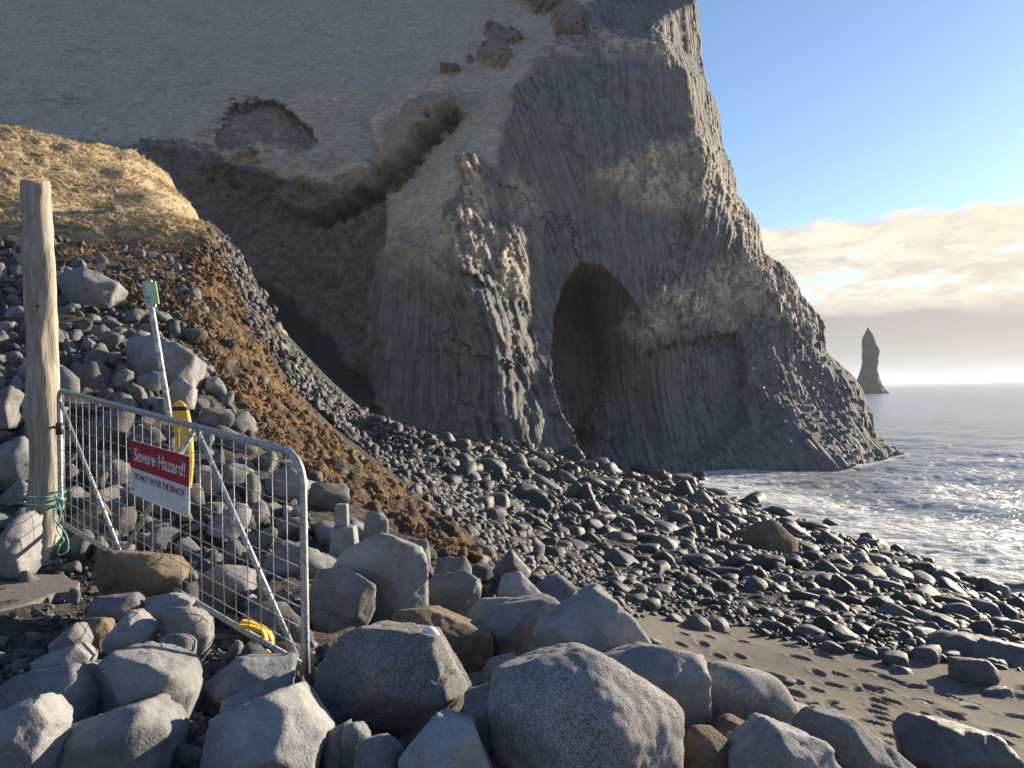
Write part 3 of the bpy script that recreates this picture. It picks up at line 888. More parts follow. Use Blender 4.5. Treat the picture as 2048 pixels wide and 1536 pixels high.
    Fy = Fy - gl * (0.12 * N3 + 0.15 * N2 + 0.2)
    # landslip scar, slabs, clefts
    Fy = Fy + scar * (0.7 + 0.1 * N3) * (0.35 + 1.0 * (1 - sstep(py - 0.36 * (px - 520), 215, 290)))
    s1 = poly_sd(wx, wy, SLAB1); s2 = poly_sd(wx, wy, SLAB2)
    t1 = ((wx - 800) * 0.55 + (wy - 180) * 0.83) / 150
    t2 = ((wx - 650) * 0.2 + (wy - 335) * 0.98) / 85
    bulge = lambda t_: np.interp(t_, [0, .42, 1.0], [0, 1, .45])
    Fy = Fy - 4.2 * bulge(t1) * sstep(-s1, -3, 9) - 3.2 * bulge(t2) * sstep(-s2, -3, 9)
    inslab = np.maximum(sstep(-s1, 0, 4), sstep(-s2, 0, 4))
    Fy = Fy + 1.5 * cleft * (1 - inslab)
    black = np.maximum(black, 0.6 * cleft * (1 - inslab))  # shade in the cleft also painted into the colour
    rim_shade = mk([(425, 290), (428, 280), (452, 218), (500, 202), (562, 213), (630, 262), (634, 290), (625, 270), (558, 219), (501, 208), (456, 224), (433, 282)], 2)
    rim_shade = np.maximum(rim_shade, mk([(280, 290), (300, 276), (360, 272), (440, 285), (440, 290), (360, 279), (300, 284)], 2))
    black = np.maximum(black, 0.7 * rim_shade)  # shade under the overhanging turf edge, painted as a thin dark line
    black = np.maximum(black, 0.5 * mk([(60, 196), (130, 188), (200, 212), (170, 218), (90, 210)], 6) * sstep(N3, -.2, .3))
    Fy = Fy + 0.9 * mk(PIT, 3)
    for (a, b, rx, ry) in CLUMPS:
        q = np.sqrt(((wx - a) / rx) ** 2 + ((wy - b) / ry) ** 2)
        Fy = Fy - 1.9 * np.sqrt(np.clip(1 - q * q, 0, 1)) * (rx / 34) ** 0.5
        inside = 1 - sstep(q, 0.85, 1.05)
        soil = np.maximum(soil, 0.55 * inside); grass = grass * (1 - 0.6 * inside)
    Fy = Fy - np.maximum(gully, black) * (0.35 * N2 + 0.28 * N3 + 0.10 * fbm(p3 * 5.0, 2, seed=28).reshape(sh))
    sm_ = mk([(545, 330), (740, 170), (930, 160), (945, 245), (780, 400), (640, 460), (560, 450)], 12)
    Fy = Fy * (1 - sm_) + blur(Fy, 1.3) * sm_
    # loose earth collapsing below the scar
    lump = mk([(430, 300), (640, 300), (740, 380), (640, 430), (480, 420), (400, 350)], 25)
    Fy = Fy - lump * (0.5 * N2 + 0.28 * N3)
    o = mesh_obj('cliff', np.stack([X, Fy, Z], -1).reshape(-1, 3), grid_faces(len(zs), len(xs)), M['cliff'])
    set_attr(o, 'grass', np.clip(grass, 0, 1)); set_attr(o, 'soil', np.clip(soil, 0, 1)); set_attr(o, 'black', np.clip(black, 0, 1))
    set_attr(o, 'colco', colco, 'FLOAT_VECTOR')
    tag(o, 'steep dark basalt headland with a cave below a dry grass hillside', kind='structure')
    return o, (xs, zs, Fy)


cliff, CG = build_cliff()


def cliff_y(x, z):
    xs, zs, Fy = CG
    i = np.clip(((np.asarray(x) - CX0) / CST).astype(int), 0, len(xs) - 1); j = np.clip(((np.asarray(z) - CZ0) / CST).astype(int), 0, len(zs) - 1)
    return Fy[j, i]


# ------------------------------------------------------------------ sea
def build_sea():
    ys = np.concatenate([[-6000, -500, -40], np.linspace(-5, 14, 20)[:-1], np.geomspace(14, 120, 420)[:-1], np.geomspace(120, 6400, 90)])
    xs = np.concatenate([[-6000, -600, -100], np.linspace(-20, 6, 15)[:-1], np.linspace(6, 40, 330)[:-1], np.geomspace(40, 6400, 90)])
    X, Y = np.meshgrid(xs, ys)
    p = xyz(X, Y)
    sh = X.shape
    d = gbase(np.clip(X, -45, 40), np.clip(Y, -4, 62))
    near = 1 - sstep(np.hypot(X, Y), 60, 200)
    a = R(205)
    s = X * math.cos(a) + Y * math.sin(a)
    n = fbm(p * 0.06, 3, seed=41).reshape(sh)
    Z = 0.10 * np.sin(s * 2 * math.pi / 9 + 3 * n) + 0.05 * np.sin((X * -.6 + Y * -.8) * 2 * math.pi / 5.1 + 4 * n)
    Z += 0.055 * fbm(p * np.array([0.35, .8, 1]), 4, .55, seed=42).reshape(sh) + 0.05 * fbm(p * 1.6, 3, .6, seed=44).reshape(sh)
    Z *= near * sstep(X, 5, 14)
    shallow = 1 - sstep(-d, -0.25, 1.5)
    # surf against the foot of the headland and the boulders
    cy = cliff_y(np.clip(X, CX0, CX1 - 1), np.full(sh, 0.3))
    atc = np.where((X < 33) & (X > 4), np.exp(-np.abs(cy - Y - 0.6) / 0.9), 0)
    foam = np.clip(0.8 * shallow * (Y > 8) + 0.75 * atc, 0, 1.1)
    foam += 0.12 * (1 - sstep(np.hypot(X - 10, Y - 30), 15, 75))
    foam += 0.24 * (1 - sstep(np.hypot(X - 14, (Y - 38) * 0.6), 4, 13)) + 0.22 * (1 - sstep(np.hypot(X - 14, (Y - 22) * .7), 3, 10))
    st = P(1745, 788, 440)
    foam += 0.8 * np.exp(-((X - st[0]) ** 2 / 700 + (Y - 428) ** 2 / 220))
    Z += 0.18 * np.clip(shallow, 0, 1) * (np.hypot(X, Y) < 80) * (0.5 + n)
    Z[(X < 5.5)] = -0.3
    o = mesh_obj('sea', np.stack([X, Y, Z], -1).reshape(-1, 3), grid_faces(len(ys), len(xs)), M['sea'])
    set_attr(o, 'foam', foam); set_attr(o, 'far', 1 - near)
    tag(o, 'choppy blue grey sea with foam along the shore', kind='structure')


build_sea()
#@@REST@@
# ------------------------------------------------------------------ sea stack
def build_stack():
    Y0 = 440.0
    prof = [(655, 1735, 1737), (662, 1732, 1741), (675, 1726, 1748), (690, 1723, 1754), (705, 1723, 1756), (720, 1725, 1755), (735, 1725, 1753), (748, 1721, 1754), (760, 1717, 1759), (772, 1714, 1766), (782, 1711, 1773), (790, 1709, 1777), (800, 1705, 1781)]
    rows, V = 70, []
    pr = np.array(prof, float)
    yy = np.linspace(655, 800, rows)
    seg = 56
    for y in yy:
        l = np.interp(y, pr[:, 0], pr[:, 1]); r_ = np.interp(y, pr[:, 0], pr[:, 2])
        a, b = P(l, y, Y0), P(r_, y, Y0)
        c = (a + b) / 2; rad = (b[0] - a[0]) / 2
        for k in range(seg):
            t = 2 * math.pi * k / seg
            V.append((c[0] + rad * math.cos(t), c[1] + rad * 0.8 * math.sin(t), c[2]))
    V = np.array(V)
    n = fbm(V * np.array([.16, .16, .13]), 5, .62, seed=61)
    ctr = np.repeat(np.array([[V[i * seg:(i + 1) * seg, 0].mean(), V[i * seg:(i + 1) * seg, 1].mean(), 0] for i in range(rows)]), seg, 0)
    dv = V - ctr; dv[:, 2] = 0
    rr = np.linalg.norm(dv, axis=1, keepdims=True) + 1e-6
    V = V + dv / rr * (n[:, None] * np.minimum(1.2, 0.22 * rr))
    F = [(i * seg + k, (i + 1) * seg + k, (i + 1) * seg + (k + 1) % seg, i * seg + (k + 1) % seg) for i in range(rows - 1) for k in range(seg)] + [tuple(range(seg))]
    base = P(1743, 790, Y0)
    V = V - base
    o = mesh_obj('sea_stack', V, F, M['stack'])
    o.location = base
    tag(o, 'lone dark pointed sea stack standing in the sea beyond the headland', 'sea stack')


M['stack'] = rock_mat('sea_stack_rock', (0.035, 0.03, 0.028), (0.06, 0.052, 0.046), None, rough=0.9, scale=0.08)
build_stack()

# ------------------------------------------------------------------ basalt columns on the headland
def build_columns():
    r = random.Random(3)
    meshes = []
    for v in range(6):
        n = r.choice((5, 6, 6, 6))
        a0 = r.uniform(0, 1)
        prof = [(1.0, -1.0), (1.0, -0.03), (0.86, 0.0)]
        V = []
        rad = [r.uniform(.85, 1.12) for _ in range(n)]
        for (s, z) in prof:
            for k in range(n):
                t = a0 + 2 * math.pi * (k + 0.12 * math.sin(k * 3 + v)) / n
                V.append((s * rad[k] * math.cos(t), s * rad[k] * math.sin(t), z + (0.012 * math.cos(t + v) if z > -.5 else 0)))
        F = [(i * n + k, i * n + (k + 1) % n, (i + 1) * n + (k + 1) % n, (i + 1) * n + k) for i in range(2) for k in range(n)] + [tuple(2 * n + k for k in range(n))]
        me = bpy.data.meshes.new('basalt_column')
        me.from_pydata(V, [], F); me.update(); me.materials.append(M['column'])
        meshes.append(me)
    reg = [(1480, 660), (1560, 600), (1600, 610), (1640, 665), (1650, 720), (1700, 755), (1735, 800), (1742, 860), (1805, 905), (1690, 935), (1640, 890), (1600, 850), (1520, 830), (1480, 760)]
    placed, count, tries = [], 0, 0
    xs, zs, Fy = CG
    while count < 300 and tries < 30000:
        tries += 1
        x = r.uniform(15, 31); z = r.uniform(0.2, 15)
        y = float(cliff_y(x, z))
        px, py = pix(np.array([x, y, z]))
        if poly_sd(np.array([px]), np.array([py]), reg)[0] > 0:
            continue
        if any((px - a) ** 2 + ((py - b) * 0.55) ** 2 < 9.5 ** 2 for a, b in placed):
            continue
        placed.append((px, py))
        o = bpy.data.objects.new('basalt_column', r.choice(meshes))
        COL.objects.link(o)
        o.parent = cliff
        rad = r.uniform(.24, .36)
        o.location = (x, y + rad * 0.35, z)
        o.scale = (rad, rad, r.uniform(2.0, 4.5))
        tilt = -0.12 if py > 870 else 0.0
        o.rotation_euler = (r.uniform(-.05, .05), tilt + r.uniform(-.05, .05), r.uniform(0, 6))
        count += 1


build_columns()

# ------------------------------------------------------------------ rocks
_ICO = {}


def ico(sub):
    if sub not in _ICO:
        bm = bmesh.new()
        bmesh.ops.create_icosphere(bm, subdivisions=sub, radius=1.0)
        v = np.array([tuple(q.co) for q in bm.verts]); f = np.array([[w.index for w in q.verts] for q in bm.faces])
        bm.free()
        _ICO[sub] = (v / np.linalg.norm(v, axis=1, keepdims=True), f)
    return _ICO[sub]


def hull_planes(pts):
    bm = bmesh.new()
    for p in pts:
        bm.verts.new(tuple(p))
    bmesh.ops.convex_hull(bm, input=bm.verts)
    bm.normal_update()
    ctr = np.mean(pts, 0)
    N, H, A = [], [], []
    for f in bm.faces:
        n = np.array(f.normal); c = np.array(f.calc_center_median())
        h = float(n @ (c - ctr))
        if f.calc_area() < 1e-7:
            continue
        if h < 0:
            n, h = -n, -h
        dup = False
        for k in range(len(N)):
            if N[k] @ n > 0.86:
                w = f.calc_area()
                N[k] = (N[k] * A[k] + n * w); N[k] /= np.linalg.norm(N[k]); H[k] = (H[k] * A[k] + h * w) / (A[k] + w); A[k] += w
                dup = True
                break
        if not dup:
            N.append(n); H.append(max(h, 1e-3)); A.append(f.calc_area())
    bm.free()
    return ctr, np.array(N), np.array(H)


def star(N, H, sub, p, seed, rough=0.04, freq=2.5, scale=1.0, chip=0):
    """rock as the meeting of planes (unit normals N at distances H), edges softened by p, chipped by extra planes"""
    d, f = ico(sub)
    if chip:
        rg = np.random.default_rng(seed + 1)
        n = rg.normal(size=(chip, 3)); n /= np.linalg.norm(n, axis=1, keepdims=True)
        q = np.clip(d @ N.T, 0, None) / H
        v0 = d / q.max(1)[:, None]
        h = (v0 @ n.T).max(0) * rg.uniform(.79, .95, chip)
        N = np.vstack([N, n]); H = np.concatenate([H, h])
    q = np.clip(d @ N.T, 0, None) / H
    qm = q.max(1)
    r = 1.0 / (qm * ((q / qm[:, None]) ** p).sum(1) ** (1.0 / p))
    s = d * r[:, None] / scale
    if chip:                                        # broken faces: cells with their own tilt
        K_ = 34 if sub > 3 else 12
        cdir = rg.normal(size=(K_, 3)); cdir /= np.linalg.norm(cdir, axis=1, keepdims=True)
        jig = d + 0.16 * np.stack([pn(d * 3.1, seed + 70), pn(d * 3.1, seed + 71), pn(d * 3.1, seed + 72)], 1)
        ci = np.argmax(jig @ cdir.T, 1)
        tl = rg.normal(0, 1, (K_, 3)); hh = rg.normal(0, 1, K_)
        r = r * (1 + 0.013 * hh[ci] + 0.032 * (tl[ci] * (d - cdir[ci])).sum(1))
    nz = fbm(s * freq, 5, 0.5, seed=seed)
    fine = fbm(s * freq * 5.3, 3, 0.55, seed=seed + 9)
    crack = np.clip(fbm(s * freq * 0.9, 3, 0.5, seed=seed + 4, ridged=True) - 1.15, 0, 1)
    r = r + scale * (rough * nz + rough * 0.3 * fine - (0.06 if chip else 0) * crack)
    return d * r[:, None], f


def hull_rock(name, label, cat, outline, Y, front=(), back=0.8, mat='grey', p=16, rough=0.04, sub=5, seed=0, freq=2.4, sink=0.12, chip=0, group=None):
    pts = [P(a, b, Y) for a, b in outline]
    c = np.mean(pts, 0)
    w = max(q[0] for q in pts) - min(q[0] for q in pts)
    h = max(q[2] for q in pts) - min(q[2] for q in pts)
    dep = back * 0.5 * (w + h)
    allp = list(pts)
    for q in pts:                                   # the far side
        allp.append(np.array([c[0] + (q[0] - c[0]) * 0.72, q[1] + dep, c[2] + (q[2] - c[2]) * 0.62 - 0.1 * h]))
    for (a, b, dy) in front:
        allp.append(P(a, b, Y + dy))
    if not front:
        for q in pts:
            allp.append(np.array([c[0] + (q[0] - c[0]) * 0.6, Y - dep * 0.35, c[2] + (q[2] - c[2]) * 0.5 - 0.15 * h]))
    zl = min(q[2] for q in pts)
    for q in (pts[0], pts[len(pts) // 2]):
        allp.append(np.array([c[0] + (q[0] - c[0]) * .7, Y, zl - sink])); allp.append(np.array([c[0] + (q[0] - c[0]) * .7, Y + dep * .7, zl - sink]))
    ctr, N, H = hull_planes(np.array(allp))
    sc = 0.5 * (w + h)
    v, f = star(N, H, sub, p, seed, rough, freq, sc * 0.6, chip)
    # the soft corners shrink the figure a little: grow back to the traced extent
    k = w / max(1e-6, (v[:, 0].max() - v[:, 0].min()))
    v = v * np.array([max(1, min(k, 1.2)), 1, 1]) 
    zt = max(q[2] for q in pts) - ctr[2]
    v[:, 2] *= max(1.0, min(1.25, zt / max(1e-6, v[:, 2].max())))
    o = mesh_obj(name, v, f, M[mat], smooth=p < 25)
    o.location = ctr
    tag(o, label, cat, group)
    return o


M['grey2'] = rock_mat('pale_dry_basalt', (0.165, 0.171, 0.179), (0.265, 0.27, 0.275), (0.31, 0.297, 0.27), rough=0.9)
M['blue'] = rock_mat('blue_grey_basalt', (0.14, 0.148, 0.158), (0.235, 0.243, 0.252), None, rough=0.85)

ROCKS = [
    # outline, Y, front, mat, p, label
    ([(990, 1420), (1010, 1345), (1070, 1310), (1150, 1305), (1240, 1330), (1320, 1390), (1365, 1450), (1372, 1536), (1355, 1610), (1010, 1610), (985, 1500)], 3.0,
     [(1100, 1345, -.12), (1190, 1360, -.16), (1270, 1480, -.24), (1060, 1480, -.24), (1180, 1560, -.3)], 'pitted', 11.5, 'big round boulder full of tiny pits at the bottom centre', .05),
    ([(603, 1380), (640, 1300), (700, 1262), (760, 1255), (830, 1275), (880, 1280), (915, 1330), (935, 1390), (900, 1435), (850, 1455), (760, 1465), (650, 1440), (610, 1405)], 3.6,
     [(720, 1300, -.12), (868, 1300, -.12), (740, 1380, -.22), (890, 1400, -.14)], 'pitted', 13, 'broad pitted boulder lying against the free end of the gate', .03),
    ([(400, 1530), (430, 1450), (480, 1415), (575, 1390), (630, 1440), (645, 1480), (600, 1536), (560, 1600), (400, 1600)], 2.9,
     [(470, 1430, -.06), (590, 1415, -.02), (605, 1505, -.14), (470, 1530, -.2)], 'grey2', 22, 'pale flat-topped boulder with a sharp sunlit right edge, bottom row', .03),
    ([(800, 1536), (830, 1480), (880, 1435), (930, 1450), (980, 1530), (985, 1610), (800, 1610)], 2.75, [(885, 1450, -.05), (925, 1500, -.12), (880, 1560, -.2)], 'grey2', 22, 'pale pointed boulder wedged between the two pitted boulders', .03),
    ([(60, 1536), (100, 1470), (200, 1440), (280, 1410), (325, 1450), (335, 1500), (250, 1536), (240, 1610), (60, 1610)], 3.0, [(255, 1475, -.15), (285, 1425, -.04), (170, 1520, -.2)], 'blue', 24, 'dark bluish slab-sided boulder with a lit ridge near the bottom left', .04),
    ([(185, 1340), (230, 1305), (270, 1315), (300, 1345), (370, 1355), (385, 1390), (350, 1425), (230, 1430), (190, 1390)], 3.4, [(260, 1340, -.08), (350, 1370, -.1), (250, 1410, -.16)], 'grey', 12, 'grey boulder with a rounded snout pointing at the gate', .05),
    ([(0, 1360), (60, 1345), (150, 1330), (180, 1370), (182, 1420), (100, 1460), (-20, 1470)], 3.3, [(150, 1350, -.05), (120, 1410, -.15), (30, 1420, -.18)], 'grey', 18, 'wide grey boulder at the left edge above the bottom row', .05),
    ([(-20, 1440), (30, 1415), (60, 1405), (68, 1440), (95, 1450), (90, 1510), (-20, 1560)], 2.8, [], 'grey', 18, 'small stepped rock cut by the lower left edge of the picture', .06),
    ([(385, 1390), (450, 1335), (520, 1315), (570, 1330), (585, 1385), (440, 1425), (385, 1415)], 3.75, [(500, 1350, -.12), (420, 1400, -.12)], 'blue', 18, 'long smooth boulder lying under the lowest corner of the gate', .03),
    ([(440, 1415), (480, 1385), (545, 1360), (568, 1395), (530, 1425), (450, 1430)], 3.35, [], 'blue', 24, 'narrow wedge of rock leaning on the long smooth boulder', .03),
    ([(1065, 1280), (1110, 1235), (1170, 1195), (1210, 1185), (1240, 1205), (1270, 1250), (1298, 1300), (1285, 1330), (1180, 1340), (1090, 1325)], 4.3,
     [(1225, 1210, -.06), (1262, 1295, -.08), (1140, 1260, -.2), (1190, 1320, -.22)], 'grey2', 18, 'tall pale peaked boulder behind the round pitted boulder', .03),
    ([(1190, 1330), (1260, 1300), (1330, 1298), (1400, 1318), (1422, 1340), (1415, 1420), (1380, 1465), (1300, 1490), (1200, 1420)], 3.7, [(1392, 1335, -.03), (1380, 1450, -.06), (1260, 1360, -.16)], 'grey2', 26, 'squared grey block with a bright broken right edge by the sand', .03),
    ([(1405, 1370), (1440, 1335), (1500, 1335), (1560, 1365), (1600, 1420), (1612, 1455), (1500, 1475), (1420, 1470), (1400, 1420)], 3.9, [(1480, 1370, -.14), (1540, 1420, -.14)], 'pitted', 7, 'rounded speckled boulder at the edge of the sand', .025),
    ([(1375, 1500), (1395, 1460), (1430, 1458), (1475, 1500), (1455, 1545), (1440, 1600), (1375, 1600)], 3.2, [(1420, 1480, -.06), (1400, 1540, -.1)], 'brown', 18, 'tan rock beside the right flank of the round pitted boulder', .04),
    ([(1430, 1458), (1470, 1440), (1525, 1465), (1510, 1500), (1440, 1505)], 3.5, [], 'brown', 14, 'small tan stone between tan rock and speckled boulder', .04),
    ([(1465, 1540), (1500, 1490), (1560, 1460), (1620, 1475), (1665, 1500), (1690, 1560), (1470, 1600)], 3.1, [(1560, 1480, -.08), (1600, 1530, -.14)], 'grey', 16, 'cracked rough grey boulder on the bottom edge by the footprints', .07),
    ([(1620, 1470), (1640, 1435), (1700, 1440), (1740, 1470), (1810, 1520), (1860, 1570), (1640, 1590)], 3.35, [(1700, 1470, -.08), (1740, 1520, -.14)], 'grey', 16, 'low rough boulder sloping down onto the footprint sand', .07),
    ([(1820, 1515), (1890, 1455), (1930, 1458), (2020, 1485), (2048, 1536), (2060, 1600), (1830, 1580)], 4.4, [(1900, 1480, -.08), (1900, 1540, -.2)], 'dark', 22, 'dark angular boulder at the bottom right corner', .03),
    ([(655, 1125), (700, 1090), (760, 1068), (800, 1075), (840, 1100), (852, 1130), (850, 1180), (840, 1210), (800, 1220), (740, 1175), (690, 1150)], 5.6, [(795, 1080, -.08), (805, 1150, -.14), (730, 1120, -.16)], 'grey2', 16, 'big humped boulder standing just beyond the gate', .035),
    ([(620, 1180), (632, 1140), (700, 1135), (745, 1170), (752, 1215), (700, 1235), (622, 1235)], 5.3, [], 'grey', 18, 'grey block under the left side of the humped boulder', .05),
    ([(845, 1185), (860, 1150), (930, 1140), (965, 1165), (955, 1195), (900, 1225), (850, 1212)], 6.3, [], 'grey2', 20, 'jagged sunlit rock right of the humped boulder', .07),
    ([(868, 1150), (880, 1115), (930, 1112), (945, 1140), (900, 1158)], 7.0, [], 'blue', 22, 'flat-faced bluish rock below the tail of brown earth', .03),
    ([(792, 1262), (800, 1222), (830, 1218), (900, 1245), (960, 1265), (995, 1300), (940, 1318), (850, 1305), (800, 1285)], 4.6, [(830, 1235, -.06), (900, 1280, -.12)], 'brown', 20, 'long tan ridge of rock behind the white stone', .03),
    ([(950, 1262), (985, 1220), (1050, 1200), (1110, 1195), (1132, 1220), (1125, 1300), (1050, 1320), (965, 1310)], 4.9, [(1060, 1220, -.12), (1000, 1280, -.14)], 'grey', 14, 'smooth grey boulder left of the tall peaked boulder', .03),
    ([(935, 1228), (960, 1198), (1030, 1195), (1048, 1220), (1000, 1250), (940, 1250)], 5.8, [], 'grey', 16, 'low grey rock behind the smooth grey boulder', .05),
    ([(985, 1192), (1000, 1150), (1035, 1143), (1070, 1175), (1085, 1200), (1030, 1212)], 6.6, [], 'grey2', 18, 'sunlit sloping rock next to the sand and small stones', .05),
    ([(985, 1142), (1018, 1100), (1035, 1110), (1060, 1152), (1020, 1165)], 8.0, [], 'dark', 22, 'dark pointed rock where brown earth meets the sand', .04),
    ([(815, 1115), (820, 1077), (855, 1080), (862, 1118)], 7.4, [], 'grey', 22, 'upright square rock behind the humped boulder', .04),
    ([(720, 1075), (735, 1028), (760, 1022), (777, 1045), (776, 1080)], 7.6, [], 'blue', 14, 'round-shouldered dark rock beside the concrete footing', .04),
    ([(843, 1290), (848, 1262), (862, 1255), (878, 1268), (884, 1305)], 3.62, [], 'white', 7, 'smooth white stone perched behind the broad pitted boulder', .03),
    ([(1490, 1085), (1505, 1050), (1540, 1040), (1575, 1060), (1597, 1095), (1590, 1120), (1520, 1122)], 18.5, [], 'brown', 9, 'big brown boulder alone among the beach stones near the surf', .05),
    ([(1870, 1312), (1900, 1282), (1960, 1275), (2020, 1290), (2070, 1315), (2070, 1365), (1960, 1375), (1890, 1345)], 8.2, [], 'dark', 10, 'broad black boulder at the right edge where sand meets stones', .05),
    ([(1918, 1355), (1925, 1325), (1950, 1318), (1990, 1330), (2002, 1352), (1995, 1370), (1940, 1372)], 7.2, [], 'dark', 12, 'barrel-shaped dark stone in front of the broad black boulder', .03),
    ([(1755, 1370), (1770, 1350), (1805, 1333), (1822, 1338), (1842, 1368), (1800, 1376)], 7.4, [], 'dark', 20, 'black wedge-shaped rock alone on the sand by the footprints', .04),
    ([(1958, 1412), (1965, 1385), (1985, 1378), (2025, 1380), (2036, 1414), (1990, 1418)], 6.9, [], 'dark', 18, 'flat-topped dark rock on the sand below the barrel-shaped stone', .03),
    ([(1800, 1428), (1815, 1410), (1850, 1405), (1875, 1420), (1870, 1432)], 6.5, [], 'dark', 10, 'low grey stone half buried in the middle of the footprints', .04),
    ([(1905, 1425), (1920, 1412), (1960, 1410), (1975, 1425), (1940, 1432)], 6.5, [], 'grey', 10, 'pale stone half buried in sand right of the footprints', .04),
    ([(1966, 1190), (1970, 1160), (1985, 1160), (2020, 1180), (2022, 1198)], 19.5, [], 'dark', 16, 'pointed rock standing in the white surf', .05),
    ([(1945, 1215), (1955, 1190), (1975, 1185), (1998, 1200), (2000, 1222)], 18.6, [], 'dark', 10, 'rounded rock washed by surf below the pointed one', .05),
    ([(2010, 1185), (2025, 1168), (2060, 1165), (2075, 1190)], 20.5, [], 'dark', 10, 'rock in the surf at the right edge of the picture', .05),
    ([(116, 595), (122, 547), (160, 533), (205, 548), (237, 577), (225, 610), (150, 615)], 13, [(160, 560, -.4), (205, 560, -.2)], 'grey', 18, 'large grey boulder highest on the scree right of the log', .05),
    ([(250, 735), (258, 682), (300, 668), (350, 685), (390, 702), (387, 742), (365, 768), (300, 775)], 10.5, [(290, 700, -.3), (365, 700, -.1), (350, 750, -.2)], 'grey2', 20, 'large split boulder behind the leaning marker pole', .03),
    ([(340, 785), (345, 762), (365, 755), (386, 772), (383, 797), (355, 800)], 9.4, [], 'grey2', 12, 'rounded pale stone below the large split boulder', .04),
    ([(-20, 965), (0, 890), (40, 872), (55, 905), (62, 965)], 7.4, [], 'blue', 18, 'big bluish rock left of the log at the picture edge', .04),
    ([(-20, 835), (0, 772), (18, 770), (22, 832)], 8.2, [], 'grey', 12, 'rounded rock higher up behind the log at the picture edge', .04),
    ([(-24, 1110), (2, 1056), (28, 1032), (42, 1066), (44, 1115), (10, 1128)], 5.9, [], 'blue', 22, 'blue grey slab leaning against the foot of the log', .03),
    ([(183, 1158), (195, 1110), (260, 1103), (350, 1130), (367, 1152), (330, 1176), (230, 1180)], 5.0, [(250, 1130, -.1), (320, 1150, -.1)], 'brown', 14, 'rusty brown crusted boulder under the gate near the log', .08),
    ([(393, 1190), (410, 1140), (450, 1128), (495, 1140), (500, 1190)], 5.2, [(450, 1145, -.08), (480, 1180, -.1)], 'grey2', 20, 'pale block seen through the mesh below the middle brace', .05),
    ([(203, 1290), (250, 1232), (262, 1222), (302, 1268), (292, 1292)], 4.1, [(258, 1245, -.04), (255, 1285, -.12)], 'grey', 26, 'small pyramid-shaped rock on dark sand in front of the gate', .03),
    ([(325, 1275), (335, 1215), (380, 1213), (410, 1240), (417, 1278), (350, 1285)], 4.2, [(365, 1225, -.06), (375, 1270, -.08)], 'grey2', 22, 'tall notched rock right of the pyramid-shaped rock', .05),
    ([(170, 1235), (185, 1200), (260, 1190), (277, 1212), (230, 1244)], 4.6, [], 'grey', 18, 'grey rock between the asphalt slab and rusty brown boulder', .06),
    ([(270, 1235), (285, 1200), (340, 1186), (382, 1205), (375, 1240), (300, 1245)], 4.7, [], 'blue', 16, 'smooth low rock touching the bottom rail of the gate', .03),
    ([(315, 1310), (325, 1275), (360, 1268), (384, 1285), (380, 1318), (335, 1325)], 3.9, [], 'pitted', 8, 'round knobbly stone below the tall notched rock', .04),
    ([(93, 1292), (140, 1248), (150, 1250), (168, 1290)], 4.15, [], 'grey', 24, 'small sharp rock just below the asphalt slab', .04),
    ([(150, 1270), (165, 1238), (205, 1236), (220, 1262), (200, 1282)], 4.35, [], 'brown', 18, 'small tan rock beside the small sharp rock', .06),
    ([(60, 1335), (100, 1305), (160, 1298), (178, 1315), (120, 1345)], 3.7, [], 'grey', 14, 'flat half-buried rock above the wide grey boulder', .04),
    ([(680, 1500), (690, 1455), (720, 1448), (735, 1470), (730, 1520)], 3.0, [], 'blue', 14, 'small dark rock in the gap below the broad pitted boulder', .04),
    ([(700, 1560), (720, 1485), (770, 1470), (795, 1500), (800, 1580)], 2.85, [], 'grey', 12, 'dark rounded rock on the bottom edge left of the pointed boulder', .04),
    ([(640, 1530), (650, 1470), (690, 1448), (700, 1500), (690, 1560)], 3.05, [], 'blue', 18, 'narrow rock right of the pale flat-topped boulder', .04),
    ([(925, 1440), (935, 1385), (985, 1370), (1000, 1420), (985, 1470)], 3.4, [], 'grey', 14, 'dark rock filling the gap between the two pitted boulders', .04),
    ([(955, 1365), (975, 1325), (1030, 1310), (1050, 1340), (1010, 1380)], 3.9, [], 'blue', 16, 'bluish rock behind the crown of the round pitted boulder', .04),
    ([(1150, 605), (1150, 600)], 0, [], '', 0, '', 0),
]


def build_hull_rocks():
    for i, (ol, Y, fr, mat, p, label, rg) in enumerate(ROCKS):
        if not label:
            continue
        w = max(a for a, b in ol) - min(a for a, b in ol)
        sub = 6 if w > 300 else (5 if w > 110 else 4)
        name = 'boulder' if w > 90 else 'rock'
        if 'stone' in label.split()[:6]:
            name = 'stone'
        hull_rock(name, label, 'boulder' if name == 'boulder' else ('stone' if name == 'stone' else 'rock'), ol, Y, fr, mat=mat, p=p * 1.6 if p < 12 else p * 14, rough=rg * (0.8 if p < 12 else 0.28), sub=sub, seed=100 + i * 13,
                  freq=1.9 if p < 12 else 2.6, chip=0 if p < 12 else 8)


build_hull_rocks()


# smaller rocks: shared meshes
def variant(kind, seed, sub=3):
    r = np.random.default_rng(seed)
    if kind == 'round':
        n = r.normal(size=(9, 3)); n /= np.linalg.norm(n, axis=1, keepdims=True)
        N = np.vstack([n, np.eye(3), -np.eye(3)]); H = np.concatenate([r.uniform(.68, 1.05, 9), np.ones(6)])
        v, f = star(N, H, sub, 9, seed, 0.03, 1.3, 1.0, 0)
    else:
        n = r.normal(size=(8, 3)); n /= np.linalg.norm(n, axis=1, keepdims=True)
        N = np.vstack([n, np.eye(3), -np.eye(3)]); H = np.concatenate([r.uniform(.42, .8, 8), np.ones(6) * .9])
        v, f = star(N, H, sub, 160, seed, 0.022, 2.0, 1.0, 2)
    return v / np.abs(v).max(0), f


